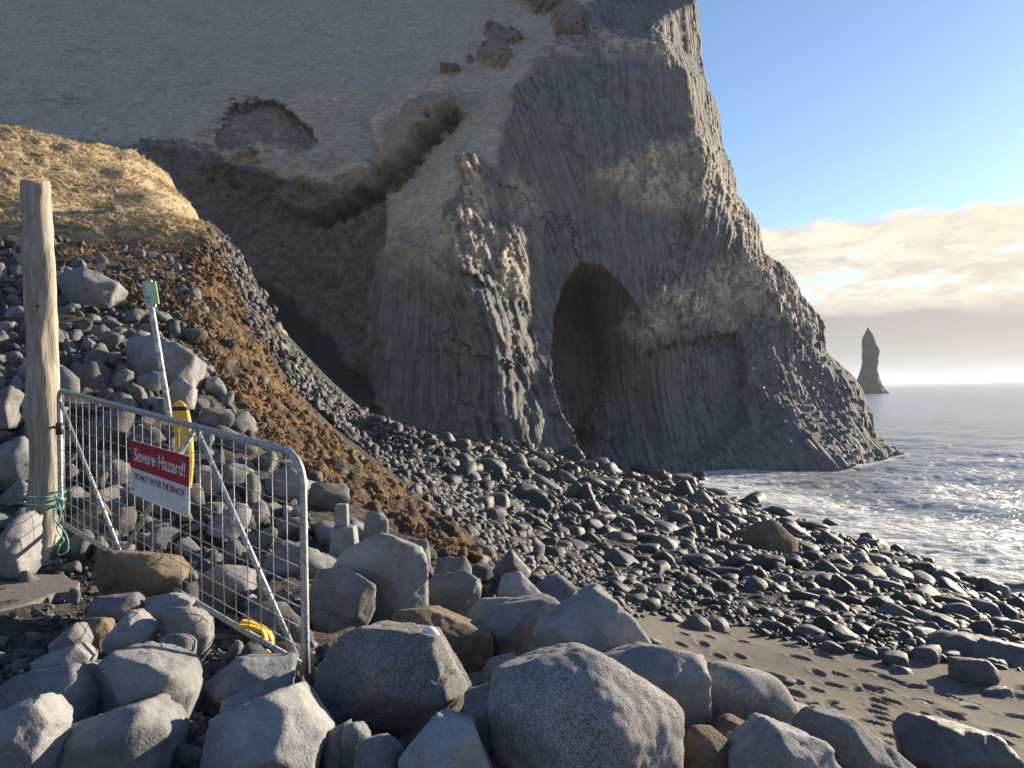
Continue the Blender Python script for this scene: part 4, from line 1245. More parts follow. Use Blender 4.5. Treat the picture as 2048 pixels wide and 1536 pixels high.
def variant_mesh(name, kind, seed, mat, sub=3):
    v, f = variant(kind, seed, sub)
    o = mesh_obj(name, v, f, mat, link=False, smooth=kind == 'round')
    return o.data


# ground lookup for placing
LX0, LY0, LST = -32.0, 0.5, 0.1
_lx = np.arange(LX0, 22, LST); _ly = np.arange(LY0, 62, LST)
_gx, _gy = np.meshgrid(_lx, _ly)
GZ = np.empty(_gx.shape)
_c = gbase(_gx[::3, ::3], _gy[::3, ::3])


def _up(A, sh, k):
    j = np.arange(sh[0]) / k; i = np.arange(sh[1]) / k
    j0 = np.minimum(j.astype(int), A.shape[0] - 2); i0 = np.minimum(i.astype(int), A.shape[1] - 2)
    fj = (j - j0)[:, None]; fi = (i - i0)[None]
    return (A[j0][:, i0] * (1 - fj) * (1 - fi) + A[j0 + 1][:, i0] * fj * (1 - fi) + A[j0][:, i0 + 1] * (1 - fj) * fi + A[j0 + 1][:, i0 + 1] * fj * fi)


GZ = _up(_c, _gx.shape, 3)


def gz(x, y):
    i = np.clip((np.asarray(x) - LX0) / LST, 0, len(_lx) - 1.01); j = np.clip((np.asarray(y) - LY0) / LST, 0, len(_ly) - 1.01)
    i0 = i.astype(int); j0 = j.astype(int); fi = i - i0; fj = j - j0
    return GZ[j0, i0] * (1 - fi) * (1 - fj) + GZ[j0, i0 + 1] * fi * (1 - fj) + GZ[j0 + 1, i0] * (1 - fi) * fj + GZ[j0 + 1, i0 + 1] * fi * fj


def hits(px, py):
    """ground points seen at arrays of image pixel positions"""
    px = np.asarray(px, float); py = np.asarray(py, float)
    v = np.stack([(px - 1024) / F_PX, -(py - 768) / F_PX, -np.ones_like(px)], -1) @ CR.T
    v = v / v[:, 1:2]
    out = np.full(len(px), np.nan)
    for Y in np.concatenate([np.arange(1.6, 14, 0.06), np.arange(14, 56, 0.2)]):
        hit = np.isnan(out) & (CAM_Z + v[:, 2] * Y < gz(v[:, 0] * Y, np.full(len(px), Y)))
        out[hit] = Y
    return np.stack([v[:, 0] * out, out, CAM_Z + v[:, 2] * out], -1)


def sample_poly(poly, n, r):
    poly = np.array(poly, float)
    lo, hi = poly.min(0), poly.max(0)
    lo = np.maximum(lo, (-120, 200)); hi = np.minimum(hi, (2170, 1640))
    q = r.uniform(lo, hi, size=(n * 4, 2))
    q = q[poly_sd(q[:, 0], q[:, 1], poly) < 0]
    return q[:n]


def darts(q, rad, taken=None):
    """keep points that stay apart; rad per point; returns index list"""
    cell = {}
    keep = []
    cs = 60.0
    items = list(taken) if taken else []
    for (a, b, r_) in items:
        cell.setdefault((int(a // cs), int(b // cs)), []).append((a, b, r_))
    for i, (a, b) in enumerate(q):
        ci, cj = int(a // cs), int(b // cs)
        ok = True
        for di in (-1, 0, 1):
            for dj in (-1, 0, 1):
                for (c, d, r_) in cell.get((ci + di, cj + dj), ()):
                    if (a - c) ** 2 + ((b - d) * 1.35) ** 2 < (rad[i] + r_) ** 2:
                        ok = False
                        break
                if not ok:
                    break
            if not ok:
                break
        if ok:
            keep.append(i)
            cell.setdefault((ci, cj), []).append((a, b, rad[i]))
    return keep


def stuff_instances(name, meshes, pos, rot, scl, idx, label, cat=None, mats=None):
    """thousands of small pieces of one mass: one object, instances of shared meshes"""
    coll = bpy.data.collections.new(name + '_pieces')
    for k, me in enumerate(meshes):
        ob = bpy.data.objects.new('%s_piece_%02d' % (name, k), me)
        coll.objects.link(ob)
    me = bpy.data.meshes.new(name)
    me.vertices.add(len(pos)); me.vertices.foreach_set('co', np.asarray(pos, np.float32).ravel())
    for an, tp, d in (('rot', 'FLOAT_VECTOR', rot), ('scl', 'FLOAT_VECTOR', scl)):
        a = me.attributes.new(an, tp, 'POINT'); a.data.foreach_set('vector', np.asarray(d, np.float32).ravel())
    a = me.attributes.new('idx', 'INT', 'POINT'); a.data.foreach_set('value', np.asarray(idx, np.int32))
    me.update()
    o = bpy.data.objects.new(name, me)
    COL.objects.link(o)
    ng = bpy.data.node_groups.new(name + '_scatter', 'GeometryNodeTree')
    ng.interface.new_socket('Geometry', in_out='INPUT', socket_type='NodeSocketGeometry')
    ng.interface.new_socket('Geometry', in_out='OUTPUT', socket_type='NodeSocketGeometry')
    n = ng.nodes
    gi, go = n.new('NodeGroupInput'), n.new('NodeGroupOutput')
    ci = n.new('GeometryNodeCollectionInfo'); ci.inputs['Collection'].default_value = coll
    ci.inputs['Separate Children'].default_value = True; ci.inputs['Reset Children'].default_value = True
    ip = n.new('GeometryNodeInstanceOnPoints'); ip.inputs['Pick Instance'].default_value = True
    def na(nm, tp):
        q = n.new('GeometryNodeInputNamedAttribute'); q.data_type = tp; q.inputs[0].default_value = nm
        return q.outputs[0]
    L = ng.links
    L.new(gi.outputs[0], ip.inputs['Points']); L.new(ci.outputs[0], ip.inputs['Instance'])
    L.new(na('idx', 'INT'), ip.inputs['Instance Index'])
    L.new(na('rot', 'FLOAT_VECTOR'), ip.inputs['Rotation']); L.new(na('scl', 'FLOAT_VECTOR'), ip.inputs['Scale'])
    L.new(ip.outputs[0], go.inputs[0])
    md = o.modifiers.new('scatter', 'NODES'); md.node_group = ng
    tag(o, label, cat, kind='stuff')
    return o


def place_things(name, meshes, pos, rot, scl, idx, label_fn, cat, group):
    for k in range(len(pos)):
        o = bpy.data.objects.new(name, meshes[idx[k]])
        COL.objects.link(o)
        o.location = pos[k]; o.rotation_euler = rot[k]; o.scale = scl[k]
        tag(o, label_fn(k), cat, group)


TAKEN = []
for (ol, Y, *_r) in ROCKS:
    if Y:
        a = np.array(ol, float); c = a.mean(0); w = np.ptp(a[:, 0]) / 2
        h = np.ptp(a[:, 1]) / 2
        for k in np.linspace(-1, 1, 3 if w > 1.4 * h else 1):
            TAKEN.append((c[0] + k * (w - h), c[1] + 0.2 * h, min(w, h) * 0.9))


def build_beach_stones():
    r = np.random.default_rng(77)
    meshes = [variant_mesh('beach_stone', 'ang' if k in (1, 3, 5, 8, 10) else 'round', 200 + k, M['wet' if k % 3 else 'dark'], 3) for k in range(12)]
    q = sample_poly(STONES, 24000, r)
    # size in image pixels: large by the surf, small towards the sand
    dsand = -poly_sd(q[:, 0], q[:, 1], SAND + []) * -1
    toward = np.clip((q[:, 1] - 880) / 420, 0, 1)
    inner = np.clip(poly_sd(q[:, 0], q[:, 1], [(600, 780), (690, 830), (780, 900), (880, 1010), (960, 1090), (1090, 1120), (1280, 1165), (1500, 1225), (1760, 1275), (1960, 1300), (2100, 1340), (1500, 1700), (500, 1200)]) / 70, 0, 1)
    inner_px = lambda a_, b_: float(poly_sd(np.array([a_]), np.array([b_]), [(600, 780), (690, 830), (780, 900), (880, 1010), (960, 1090), (1090, 1120), (1280, 1165), (1500, 1225), (1760, 1275), (1960, 1300), (2100, 1340), (1500, 1700), (500, 1200)])[0])
    base = (5.6 + 5.6 * toward) * (0.5 + 0.65 * inner)
    rad = np.minimum(base * np.exp(r.normal(0, 0.5, len(q))), 27)
    order = np.argsort(-rad)
    q, rad = q[order], rad[order]
    k = darts(q, rad * 0.57, TAKEN)
    q, rad = q[k], rad[k]
    w = hits(q[:, 0], q[:, 1])
    ok = ~np.isnan(w[:, 1]) & (w[:, 2] > -0.6)
    q, rad, w = q[ok], rad[ok], w[ok]
    size = rad * w[:, 1] / F_PX
    n = len(w)
    scl = size[:, None] * np.stack([r.uniform(.95, 1.45, n), r.uniform(.8, 1.15, n), r.uniform(.55, .85, n)], 1)
    rot = np.stack([r.normal(0, .28, n), r.normal(0, .28, n), r.uniform(0, 6.28, n)], 1)
    pos = w.copy(); pos[:, 2] = gz(w[:, 0], w[:, 1]) + 0.22 * scl[:, 2]
    idx = r.integers(0, 12, n)
    big = np.argsort(-rad)[:290]
    rest = np.setdiff1d(np.arange(n), big)
    def zone(k_):
        a_, b_ = q[big[k_]]
        m_ = 'broken-edged' if idx[big[k_]] in (1, 3, 5, 8, 10) else ('smooth black' if idx[big[k_]] % 3 else 'matt dark grey')
        s_ = 'large ' if rad[big[k_]] > 15 else ''
        if b_ < 960:
            return s_ + m_ + ' beach stone near the foot of the cliff'
        if poly_sd(np.array([a_]), np.array([b_]), [(1320, 945), (1480, 990), (1960, 1170), (2080, 1220), (2080, 1280), (1940, 1225), (1480, 1040), (1320, 985)])[0] < 0:
            return s_ + m_ + ' beach stone in the line next to the surf'
        if inner_px(a_, b_) < 75:
            return s_ + m_ + ' beach stone at the edge of the sand or brown earth'
        return s_ + m_ + ' beach stone in the middle of the stony beach'
    place_things('beach_stone', meshes, pos[big], rot[big], scl[big], idx[big], zone, 'stone', 'rounded stones of the beach')
    small = [variant_mesh('beach_stone', 'ang' if k % 3 == 1 else 'round', 300 + k, M['dark' if k % 4 == 1 else 'wet'], 2) for k in range(10)]
    # pebbles between
    q2 = sample_poly(STONES, 14000, r)
    w2 = hits(q2[:, 0], q2[:, 1]); ok = ~np.isnan(w2[:, 1]); w2 = w2[ok]
    s2 = np.exp(r.normal(0, .4, len(w2))) * 5.5 * w2[:, 1] / F_PX
    sc2 = s2[:, None] * np.stack([r.uniform(.9, 1.5, len(w2)), r.uniform(.8, 1.1, len(w2)), r.uniform(.5, .9, len(w2))], 1)
    # loose pebbles strewn on the sand
    q3 = sample_poly([(1180, 1150), (1500, 1220), (1760, 1270), (2100, 1330), (2100, 1350), (1640, 1300), (1450, 1250), (1300, 1230), (1250, 1260)], 1100, r)
    w3 = hits(q3[:, 0], q3[:, 1]); w3 = w3[~np.isnan(w3[:, 1])]
    s3 = np.exp(r.normal(0, .6, len(w3))) * 4.2 * w3[:, 1] / F_PX
    sc3 = s3[:, None] * np.stack([r.uniform(.9, 1.5, len(w3)), r.uniform(.8, 1.1, len(w3)), r.uniform(.5, .9, len(w3))], 1)
    P_ = np.vstack([pos[rest], w2, w3]); S_ = np.vstack([scl[rest], sc2, sc3])
    P_[len(rest):, 2] = gz(P_[len(rest):, 0], P_[len(rest):, 1]) + 0.25 * S_[len(rest):, 2]
    m = len(P_)
    R_ = np.vstack([rot[rest], np.stack([r.normal(0, .35, m - len(rest)), r.normal(0, .35, m - len(rest)), r.uniform(0, 6.28, m - len(rest))], 1)])
    stuff_instances('pebbles', small, P_, R_, S_, r.integers(0, 10, m), 'mass of smaller dark rounded stones and pebbles on the beach')
    # bigger stones lying on the sand
    spots = [(1345, 1243, 20), (1392, 1256, 24), (1437, 1255, 22), (1478, 1234, 17), (1545, 1258, 22), (1620, 1272, 26), (1645, 1285, 16), (1690, 1285, 28), (1700, 1300, 18), (1665, 1302, 20),
             (1735, 1310, 18), (1765, 1312, 20), (1790, 1325, 22), (1850, 1318, 30), (1900, 1320, 20), (1275, 1205, 26), (1300, 1290, 18), (1580, 1370, 14), (1255, 1190, 18)]
    sw = hits([a for a, b, c in spots], [b for a, b, c in spots])
    nm = ['dark stone on the sand, %s of the loose row' % ('among the three left ones' if a < 1450 and b > 1230 else 'at the right end' if a > 1780 else 'in the middle' if a > 1460 else 'beyond the upper end') for a, b, c in spots]
    ss = np.array([c for a, b, c in spots]) * sw[:, 1] / F_PX
    sc = ss[:, None] * np.stack([r.uniform(1.0, 1.3, len(ss)), r.uniform(.8, 1, len(ss)), r.uniform(.55, .8, len(ss))], 1)
    ps = sw.copy(); ps[:, 2] = gz(sw[:, 0], sw[:, 1]) + 0.25 * sc[:, 2]
    ang = [variant_mesh('sand_stone', 'ang' if k % 2 else 'round', 420 + k, M['dark'], 3) for k in range(6)]
    place_things('stone', ang, ps, np.stack([r.normal(0, .1, len(ss)), r.normal(0, .1, len(ss)), r.uniform(0, 6, len(ss))], 1), sc, r.integers(0, 6, len(ss)), lambda k_: nm[k_], 'stone', 'stones strewn on the sand')


build_beach_stones()


def build_scree():
    r = np.random.default_rng(5)
    meshes = [variant_mesh('scree_rock', 'ang', 500 + k, M[('scree', 'scree', 'blue', 'grey', 'scree')[k % 5]], 3) for k in range(20)]
    reg = [(-60, 500), (110, 480), (380, 530), (400, 700), (470, 830), (600, 960), (780, 1090), (960, 1150), (1080, 1180), (1260, 1230), (1280, 1330), (1000, 1330), (900, 1420), (640, 1440), (560, 1300), (400, 1330), (-60, 1360)]
    q = sample_poly(reg, 7000, r)
    # dark sandy pocket in front of the gate keeps fewer rocks
    base = np.where(q[:, 1] < 640, 6.5, np.where(q[:, 1] < 760, 10, 15))
    rad = base * np.exp(r.normal(0, 0.42, len(q)))
    pocket = poly_sd(q[:, 0], q[:, 1], [(-60, 1150), (180, 1150), (420, 1230), (520, 1300), (380, 1340), (-60, 1345)]) < 0
    rad = np.where(pocket, rad * 0.5, rad)
    order = np.argsort(-rad)
    q, rad, pocket = q[order], rad[order], pocket[order]
    k = darts(q, rad * np.where(pocket, 1.5, 0.78), TAKEN)
    q, rad = q[k], rad[k]
    w = hits(q[:, 0], q[:, 1]); ok = ~np.isnan(w[:, 1]); q, rad, w = q[ok], rad[ok], w[ok]
    ok = w[:, 1] < 17.5; q, rad, w = q[ok], rad[ok], w[ok]
    n = len(w)
    size = np.minimum(rad * w[:, 1] / F_PX, .28)
    scl = size[:, None] * np.stack([r.uniform(.95, 1.4, n), r.uniform(.8, 1.2, n), r.uniform(.65, 1.0, n)], 1)
    rot = np.stack([r.normal(0, .5, n), r.normal(0, .5, n), r.uniform(0, 6.28, n)], 1)
    pos = w.copy(); pos[:, 2] = gz(w[:, 0], w[:, 1]) + 0.3 * scl[:, 2]
    idx = r.integers(0, 20, n)
    big = np.argsort(-rad)[:280]
    rest = np.setdiff1d(np.arange(n), big)
    def behind(k_):
        a_, b_ = q[big[k_]]
        m_ = ('dark', 'dark', 'bluish', 'grey', 'dark')[idx[big[k_]] % 5]
        s_ = 'big ' if rad[big[k_]] > 24 else 'small ' if rad[big[k_]] < 14 else ''
        if b_ > 1180 and a_ < 560:
            return s_ + m_ + ' angular rock on the dark sand in front of the gate'
        if a_ > 625:
            return s_ + m_ + ' angular rock among the boulders beyond the free end of the gate'
        if b_ > 780 + 0.26 * (a_ - 115) and a_ > 115:
            return s_ + m_ + ' angular rock of the rubble seen through the gate mesh'
        if a_ < 115:
            return s_ + m_ + ' angular rock of the rubble beside or behind the log'
        return s_ + m_ + ' angular rock on the scree above the gate'
    place_things('rubble_rock', meshes, pos[big], rot[big], scl[big], idx[big], behind, 'rock', 'loose rocks of the rubble slope')
    sm = [variant_mesh('scree_rock', 'ang', 560 + k, M[('scree', 'wet', 'dark', 'wet')[k % 4]], 2) for k in range(12)]
    q2 = sample_poly(reg + [], 5200, r)
    q3 = sample_poly([(400, 480), (490, 470), (570, 560), (720, 780), (910, 880), (1000, 1060), (960, 1110), (800, 960), (640, 830), (500, 660)], 7500, r)
    q2 = np.vstack([q2, q3, sample_poly(SOIL, 1800, r), sample_poly([(560, 720), (640, 770), (760, 860), (900, 960), (1000, 1080), (980, 1115), (860, 1000), (700, 880), (580, 780)], 3600, r), sample_poly([(740, 880), (860, 920), (980, 1010), (1070, 1100), (1090, 1180), (960, 1130), (850, 1030)], 2600, r)])
    w2 = hits(q2[:, 0], q2[:, 1]); ok = ~np.isnan(w2[:, 1]); w2 = w2[ok]; w2 = w2[w2[:, 1] < 30]
    qf = sample_poly([(-60, 1320), (1290, 1300), (1700, 1470), (1880, 1600), (-60, 1620)], 5200, r)
    wf = hits(qf[:, 0], qf[:, 1]); wf = wf[~np.isnan(wf[:, 1])]
    w2 = np.vstack([w2, wf])
    m = len(w2)
    s2 = np.minimum(np.exp(r.normal(0, .65, m)) * 3.4 * w2[:, 1] / F_PX, .14)
    s2[-len(wf):] *= 2.3
    sc2 = s2[:, None] * r.uniform(.7, 1.3, (m, 3))
    w2[:, 2] = gz(w2[:, 0], w2[:, 1]) + 0.2 * sc2[:, 2]
    P_ = np.vstack([pos[rest], w2]); S_ = np.vstack([scl[rest], sc2]); R_ = np.vstack([rot[rest], r.uniform(0, 6.28, (m, 3))])
    stuff_instances('rubble', sm, P_, R_, S_, r.integers(0, 12, len(P_)), 'mass of small broken stones between the larger rocks of the slope')
    # clods of brown earth on the bank
    cl = [variant_mesh('earth_clod', 'ang', 600 + k, M['soil'], 2) for k in range(8)]
    q4 = sample_poly(SOIL, 4200, r)
    w4 = hits(q4[:, 0], q4[:, 1]); w4 = w4[~np.isnan(w4[:, 1])]
    m = len(w4)
    s4 = np.exp(r.normal(0, .7, m)) * 2.2 * w4[:, 1] / F_PX
    sc4 = np.minimum(s4, .085)[:, None] * r.uniform(.7, 1.3, (m, 3))
    w4[:, 2] = gz(w4[:, 0], w4[:, 1]) + 0.1
    stuff_instances('earth_clods', cl, w4, r.uniform(0, 6.28, (m, 3)), sc4, r.integers(0, 8, m), 'crumbling clods of brown earth on the eroded bank')


M['soil'] = rock_mat('brown_earth', (0.11, 0.068, 0.036), (0.25, 0.155, 0.078), (0.33, 0.22, 0.12), rough=0.97, bump=0.8)
build_scree()


# ------------------------------------------------------------------ grass
def grass_mat(name, a, b_):
    m, g, b = new_mat(name)
    oi = g.n('ShaderNodeObjectInfo')
    geo = g.n('ShaderNodeNewGeometry')
    n = g.noise(geo.outputs['Position'], 1.1, 4, .6)
    f = g.math('ADD', g.math('MULTIPLY', oi.outputs['Random'], .5), g.math('MULTIPLY', n, .5))
    g.put(b.inputs['Base Color'], g.mix(g.maprange(f, .3, .7), a, b_))
    g.put(b.inputs['Roughness'], 0.8)
    g.put(b.inputs['Specular IOR Level'], 0.15)
    return m


M['straw'] = grass_mat('dry_straw_grass', (0.46, 0.36, 0.21), (0.66, 0.54, 0.35))
M['hillgrass'] = grass_mat('dry_hill_grass', (0.50, 0.425, 0.325), (0.70, 0.62, 0.50))
M['roots'] = grass_mat('dead_roots', (0.17, 0.105, 0.052), (0.42, 0.30, 0.16))


def tuft_mesh(name, mat, seed, blades=12, lean=0.6, droop=0.25):
    r = random.Random(seed)
    V, F = [], []
    for k in range(blades):
        a = r.uniform(0, 6.28); l = r.uniform(.6, 1.0); le = r.uniform(.15, lean)
        bx, by = r.uniform(-.25, .25), r.uniform(-.25, .25)
        dx, dy = math.cos(a), math.sin(a); w = 0.045
        i = len(V)
        for (t, ww) in ((0, 1), (.55, .8)):
            x = bx + dx * le * t * t * l * 1.3; y = by + dy * le * t * t * l * 1.3; z = l * t - droop * t * t * le
            V += [(x - dy * w * ww, y + dx * w * ww, z), (x + dy * w * ww, y - dx * w * ww, z)]
        V.append((bx + dx * le * l * 1.3, by + dy * le * l * 1.3, l * (1 - droop * le)))
        F += [(i, i + 1, i + 3, i + 2), (i + 2, i + 3, i + 4)]
    me = bpy.data.meshes.new(name)
    me.from_pydata(V, [], F); me.update(); me.materials.append(mat)
    return me


def build_grass():
    r = np.random.default_rng(9)
    tm = [tuft_mesh('grass_tuft', M['straw'], k, 14, 1.2) for k in range(5)]
    q = sample_poly([(-60, 235), (290, 296), (425, 450), (430, 500), (330, 482), (200, 470), (-60, 500)], 7500, r)
    w = hits(q[:, 0], q[:, 1]); w = w[~np.isnan(w[:, 1])]
    edge = r.uniform(0, 1, 900)
    m = len(w)
    s = r.uniform(.05, .11, m) * (0.7 + 0.3 * w[:, 1] / 20)
    w[:, 2] = ground_z(w[:, 0], w[:, 1]) - 0.02
    stuff_instances('grass', tm, w, np.stack([r.normal(.3, .3, m), r.normal(-.3, .3, m), r.uniform(0, 6.28, m)], 1), s[:, None] * np.ones((1, 3)) * np.array([1.3, 1.3, 1]), r.integers(0, 5, m), 'dry golden grass covering the sunlit knoll')
    rt = [tuft_mesh('root_tuft', M['roots'], 40 + k, 10, 1.6, .6) for k in range(5)]
    q = sample_poly(SOIL + [], 500, r)
    q2 = sample_poly([(120, 500), (400, 480), (470, 560), (500, 700), (420, 700), (330, 620), (120, 620)], 500, r)
    q = np.vstack([q, q2])
    w = hits(q[:, 0], q[:, 1]); w = w[~np.isnan(w[:, 1])]
    m = len(w)
    w[:, 2] = gz(w[:, 0], w[:, 1]) + .03
    s = r.uniform(.08, .22, m)
    stuff_instances('dead_roots', rt, w, np.stack([r.normal(.6, .5, m), r.normal(.3, .5, m), r.uniform(0, 6.28, m)], 1), s[:, None] * np.ones((1, 3)), r.integers(0, 5, m), 'dead roots and straw hanging out of the brown bank')
    # hillside
    ht = [tuft_mesh('hill_tuft', M['hillgrass'], 80 + k, 9, 1.4) for k in range(4)]
    xs, zs, Fy = CG
    ga = np.empty(len(cliff.data.vertices), np.float32); cliff.data.attributes['grass'].data.foreach_get('value', ga)
    ga = ga.reshape(len(zs), len(xs))
    n = 60000
    j = r.integers(3, len(zs) - 3, n); i = r.integers(3, len(xs) - 3, n)
    pos = np.stack([xs[i], Fy[j, i], zs[j]], 1)
    px, py = pix(pos)
    ok = (ga[j, i] > 0.5) & (px > -40) & (px < 2000) & (py > -40) & (py < 700) & (pos[:, 1] < 110)
    pos = pos[ok]; px = px[ok]; py = py[ok]
    m = len(pos)
    s = r.uniform(.09, .18, m)
    stuff_instances('hill_grass', ht, pos, np.stack([r.normal(.75, .25, m), r.normal(0, .25, m), r.normal(0, .5, m)], 1), s[:, None] * np.ones((1, 3)) * np.array([1.5, 1.5, 1.0]), r.integers(0, 4, m), 'dry grass covering the shaded hillside and ledges of the cliff')


build_grass()

# ------------------------------------------------------------------ gate
def simple_mat(name, col, rough=0.5, metal=0.0, noise_amt=0.2, scale=20, spec=0.4, col2=None, bump=0.0):
    m, g, b = new_mat(name)
    tc = g.n('ShaderNodeTexCoord')
    n = g.noise(tc.outputs['Object'], scale, 5, .65)
    c2 = col2 or tuple(q * (1 - noise_amt) for q in col)
    g.put(b.inputs['Base Color'], g.mix(g.maprange(n, .35, .65), col, c2))
    g.put(b.inputs['Roughness'], rough); g.put(b.inputs['Metallic'], metal); g.put(b.inputs['Specular IOR Level'], spec)
    if bump:
        add_bump(g, b, n, bump, 0.01)
    return m


M['galv'] = simple_mat('galvanised_steel', (0.52, 0.53, 0.54), 0.5, 0.6, .5, 38, col2=(0.30, 0.30, 0.30), bump=.15)
M['signred'] = simple_mat('sign_red', (0.46, 0.02, 0.04), 0.5, 0, .3, 9, col2=(0.36, 0.022, 0.04))
M['signwhite'] = simple_mat('sign_white', (0.78, 0.78, 0.80), 0.5, 0, .15, 9, col2=(0.66, 0.65, 0.63))
M['textred'] = simple_mat('print_dark_red', (0.30, 0.02, 0.05), 0.5, 0, 0, 6)
M['screw'] = simple_mat('screw_dark', (0.08, 0.08, 0.08), 0.5, .6)
M['rope'] = simple_mat('turquoise_rope', (0.24, 0.60, 0.53), 0.8, 0, .45, 60)
M['yellow'] = simple_mat('yellow_plastic', (0.80, 0.52, 0.03), 0.6, 0, .4, 22, col2=(0.52, 0.34, 0.06), bump=.3)
M['black'] = simple_mat('black_band', (0.02, 0.02, 0.02), 0.6)
M['polewhite'] = simple_mat('scuffed_white_pole', (0.74, 0.74, 0.72), 0.6, 0, .5, 18, col2=(0.22, 0.22, 0.25))
M['reflector'] = simple_mat('pale_green_reflector', (0.50, 0.72, 0.40), 0.4, 0, .15, 10)
M['concrete'] = simple_mat('blue_grey_concrete', (0.26, 0.28, 0.29), 0.9, 0, .35, 12, bump=.5)
M['asphalt'] = simple_mat('broken_asphalt', (0.24, 0.225, 0.2), 0.95, 0, .5, 70, bump=.9)


def wood_mat():
    m, g, b = new_mat('weathered_log')
    tc = g.n('ShaderNodeTexCoord')
    v = g.vmath('MULTIPLY', tc.outputs['Object'], (1, 1, .09))
    n1 = g.noise(v, 26, 6, .65, .6)
    n2 = g.noise(tc.outputs['Object'], 3.0, 5, .6)
    n3 = g.noise(v, 90, 4, .6)
    c = g.mix(g.maprange(n1, .36, .66), (0.24, 0.21, 0.172), (0.47, 0.425, 0.36))
    c = g.mix(g.math('MULTIPLY', g.maprange(n2, .45, .65), .55), c, (0.32, 0.30, 0.27))
    c = g.mix(g.math('MULTIPLY', g.maprange(n3, .58, .72), .5), c, (0.14, 0.115, 0.09))
    g.put(b.inputs['Base Color'], c)
    g.put(b.inputs['Roughness'], .85); g.put(b.inputs['Specular IOR Level'], .2)
    add_bump(g, b, g.math('ADD', n1, g.math('MULTIPLY', n3, .5)), .6, .02)
    return m


M['wood'] = wood_mat()
M['knot'] = simple_mat('dark_knot', (0.13, 0.09, 0.055), .9, 0, .5, 40)

GL = P(122, 1045, 6.4); GR = P(612, 1335, 4.0)
GU = (GR - GL); GLEN = float(np.hypot(GU[0], GU[1])); 
GH = 1.1
gate = empty('gate', GL)
tag(gate, 'galvanised steel mesh gate with rounded corners hung on the log', 'gate')
GN_ = np.array([GU[1], -GU[0], 0]); GN_ /= np.linalg.norm(GN_)
if GN_[1] > 0:
    GN_ = -GN_


def gpt(s, h, off=0.0):
    """s 0..1 along the gate, h metres up, off towards the camera; relative to the gate's base"""
    return Vector(tuple(GU * s + np.array([0, 0, h]) + GN_ * off))


def part(name, VF, mat, parent, smooth=True):
    return mesh_obj(name, [tuple(v) for v in VF[0]], VF[1], mat, parent, smooth)


def build_gate():
    r0 = 0.15 / GLEN; rr = 0.15
    path = [gpt(0, 0)]
    path += [gpt(0, GH * k / 8) for k in range(1, 7)]
    for k in range(9):
        a = math.pi / 2 * k / 8
        path.append(gpt(0.08 / GLEN * (1 - math.cos(a)), GH - .08 + .08 * math.sin(a)))
    path += [gpt(k / 12, GH) for k in range(1, 12)]
    for k in range(9):
        a = math.pi / 2 * k / 8
        path.append(gpt(1 - r0 * (1 - math.sin(a)), GH - rr * (1 - math.cos(a))))
    path += [gpt(1, GH - rr - (GH - rr) * k / 8) for k in range(1, 8)] + [gpt(1, -0.03)]
    part('frame', tube(path, .0205, 12), M['galv'], gate)
    part('bottom_rail', tube([gpt(0, 0), gpt(.5, 0), gpt(1, 0)], .019, 12), M['galv'], gate)
    # braces
    for a, b in (((0.004, GH - .1), (0.34, .02)), ((0.345, .02), (0.665, GH - .02)), ((0.675, GH - .02), (0.975, .02))):
        part('brace', tube([gpt(*a, -.004), gpt(*b, -.004)], .0155, 10), M['galv'], gate)
    n = 26
    for k in range(1, n):
        s = k / n
        top = GH - 0.02
        if s > 1 - r0:
            top = GH - rr + math.sqrt(max(0, rr * rr - ((s - (1 - r0)) * GLEN) ** 2)) - .02
        bow = 0.004 * math.sin(k * 2.1)
        part('wire', tube([gpt(s, 0.01, .012), gpt(s + bow / GLEN, .5, .014), gpt(s, top, .012)], .0029, 5), M['galv'], gate)
    for k in range(1, 11):
        h = k * GH / 10.6
        s1 = 1.0 if h < GH - rr else 1 - r0 * (1 - math.sqrt(max(0, 1 - ((h - GH + rr) / rr) ** 2)))
        part('wire', tube([gpt(0.005, h, .019), gpt(.33, h - .004, .02), gpt(.66, h + .003, .02), gpt(s1, h, .019)], .0029, 5), M['galv'], gate)
    for h in (0.12, 0.78):
        part('hinge', tube([gpt(0, h - .05), gpt(0, h + .05)], .03, 10), M['screw'], gate)
        part('hinge_pin', tube([gpt(-.06, h, .01), gpt(0.0, h, .01)], .012, 8), M['screw'], gate)


build_gate()


def gate_s(px, h):
    lo, hi = 0.0, 1.0
    for _ in range(40):
        m = (lo + hi) / 2
        q = GL + np.array(gpt(m, h, .035))
        if pix(q)[0] < px:
            lo = m
        else:
            hi = m
    return lo


def gate_h(py, s):
    lo, hi = -0.5, 2.0
    for _ in range(40):
        m = (lo + hi) / 2
        q = GL + np.array(gpt(s, m, .035))
        if pix(q)[1] > py:
            lo = m
        else:
            hi = m
    return lo


def text_mesh(body, size, width, offset, name, mat, parent):
    cu = bpy.data.curves.new(name, 'FONT')
    cu.body = body; cu.size = size; cu.offset = offset; cu.extrude = 0.0008; cu.align_x = 'CENTER'; cu.align_y = 'CENTER'
    ob = bpy.data.objects.new(name, cu)
    COL.objects.link(ob)
    dg = bpy.context.evaluated_depsgraph_get()
    me = bpy.data.meshes.new_from_object(ob.evaluated_get(dg))
    bpy.data.objects.remove(ob)
    xs_ = [v.co.x for v in me.vertices]
    k = width / (max(xs_) - min(xs_)); c = (max(xs_) + min(xs_)) / 2
    ys_ = [v.co.y for v in me.vertices]; cy = (max(ys_) + min(ys_)) / 2
    for v in me.vertices:
        v.co.x = (v.co.x - c) * k
        v.co.y -= cy
    me.materials.clear(); me.materials.append(mat)
    o = bpy.data.objects.new(name, me)
    COL.objects.link(o)
    o.parent = parent
    return o


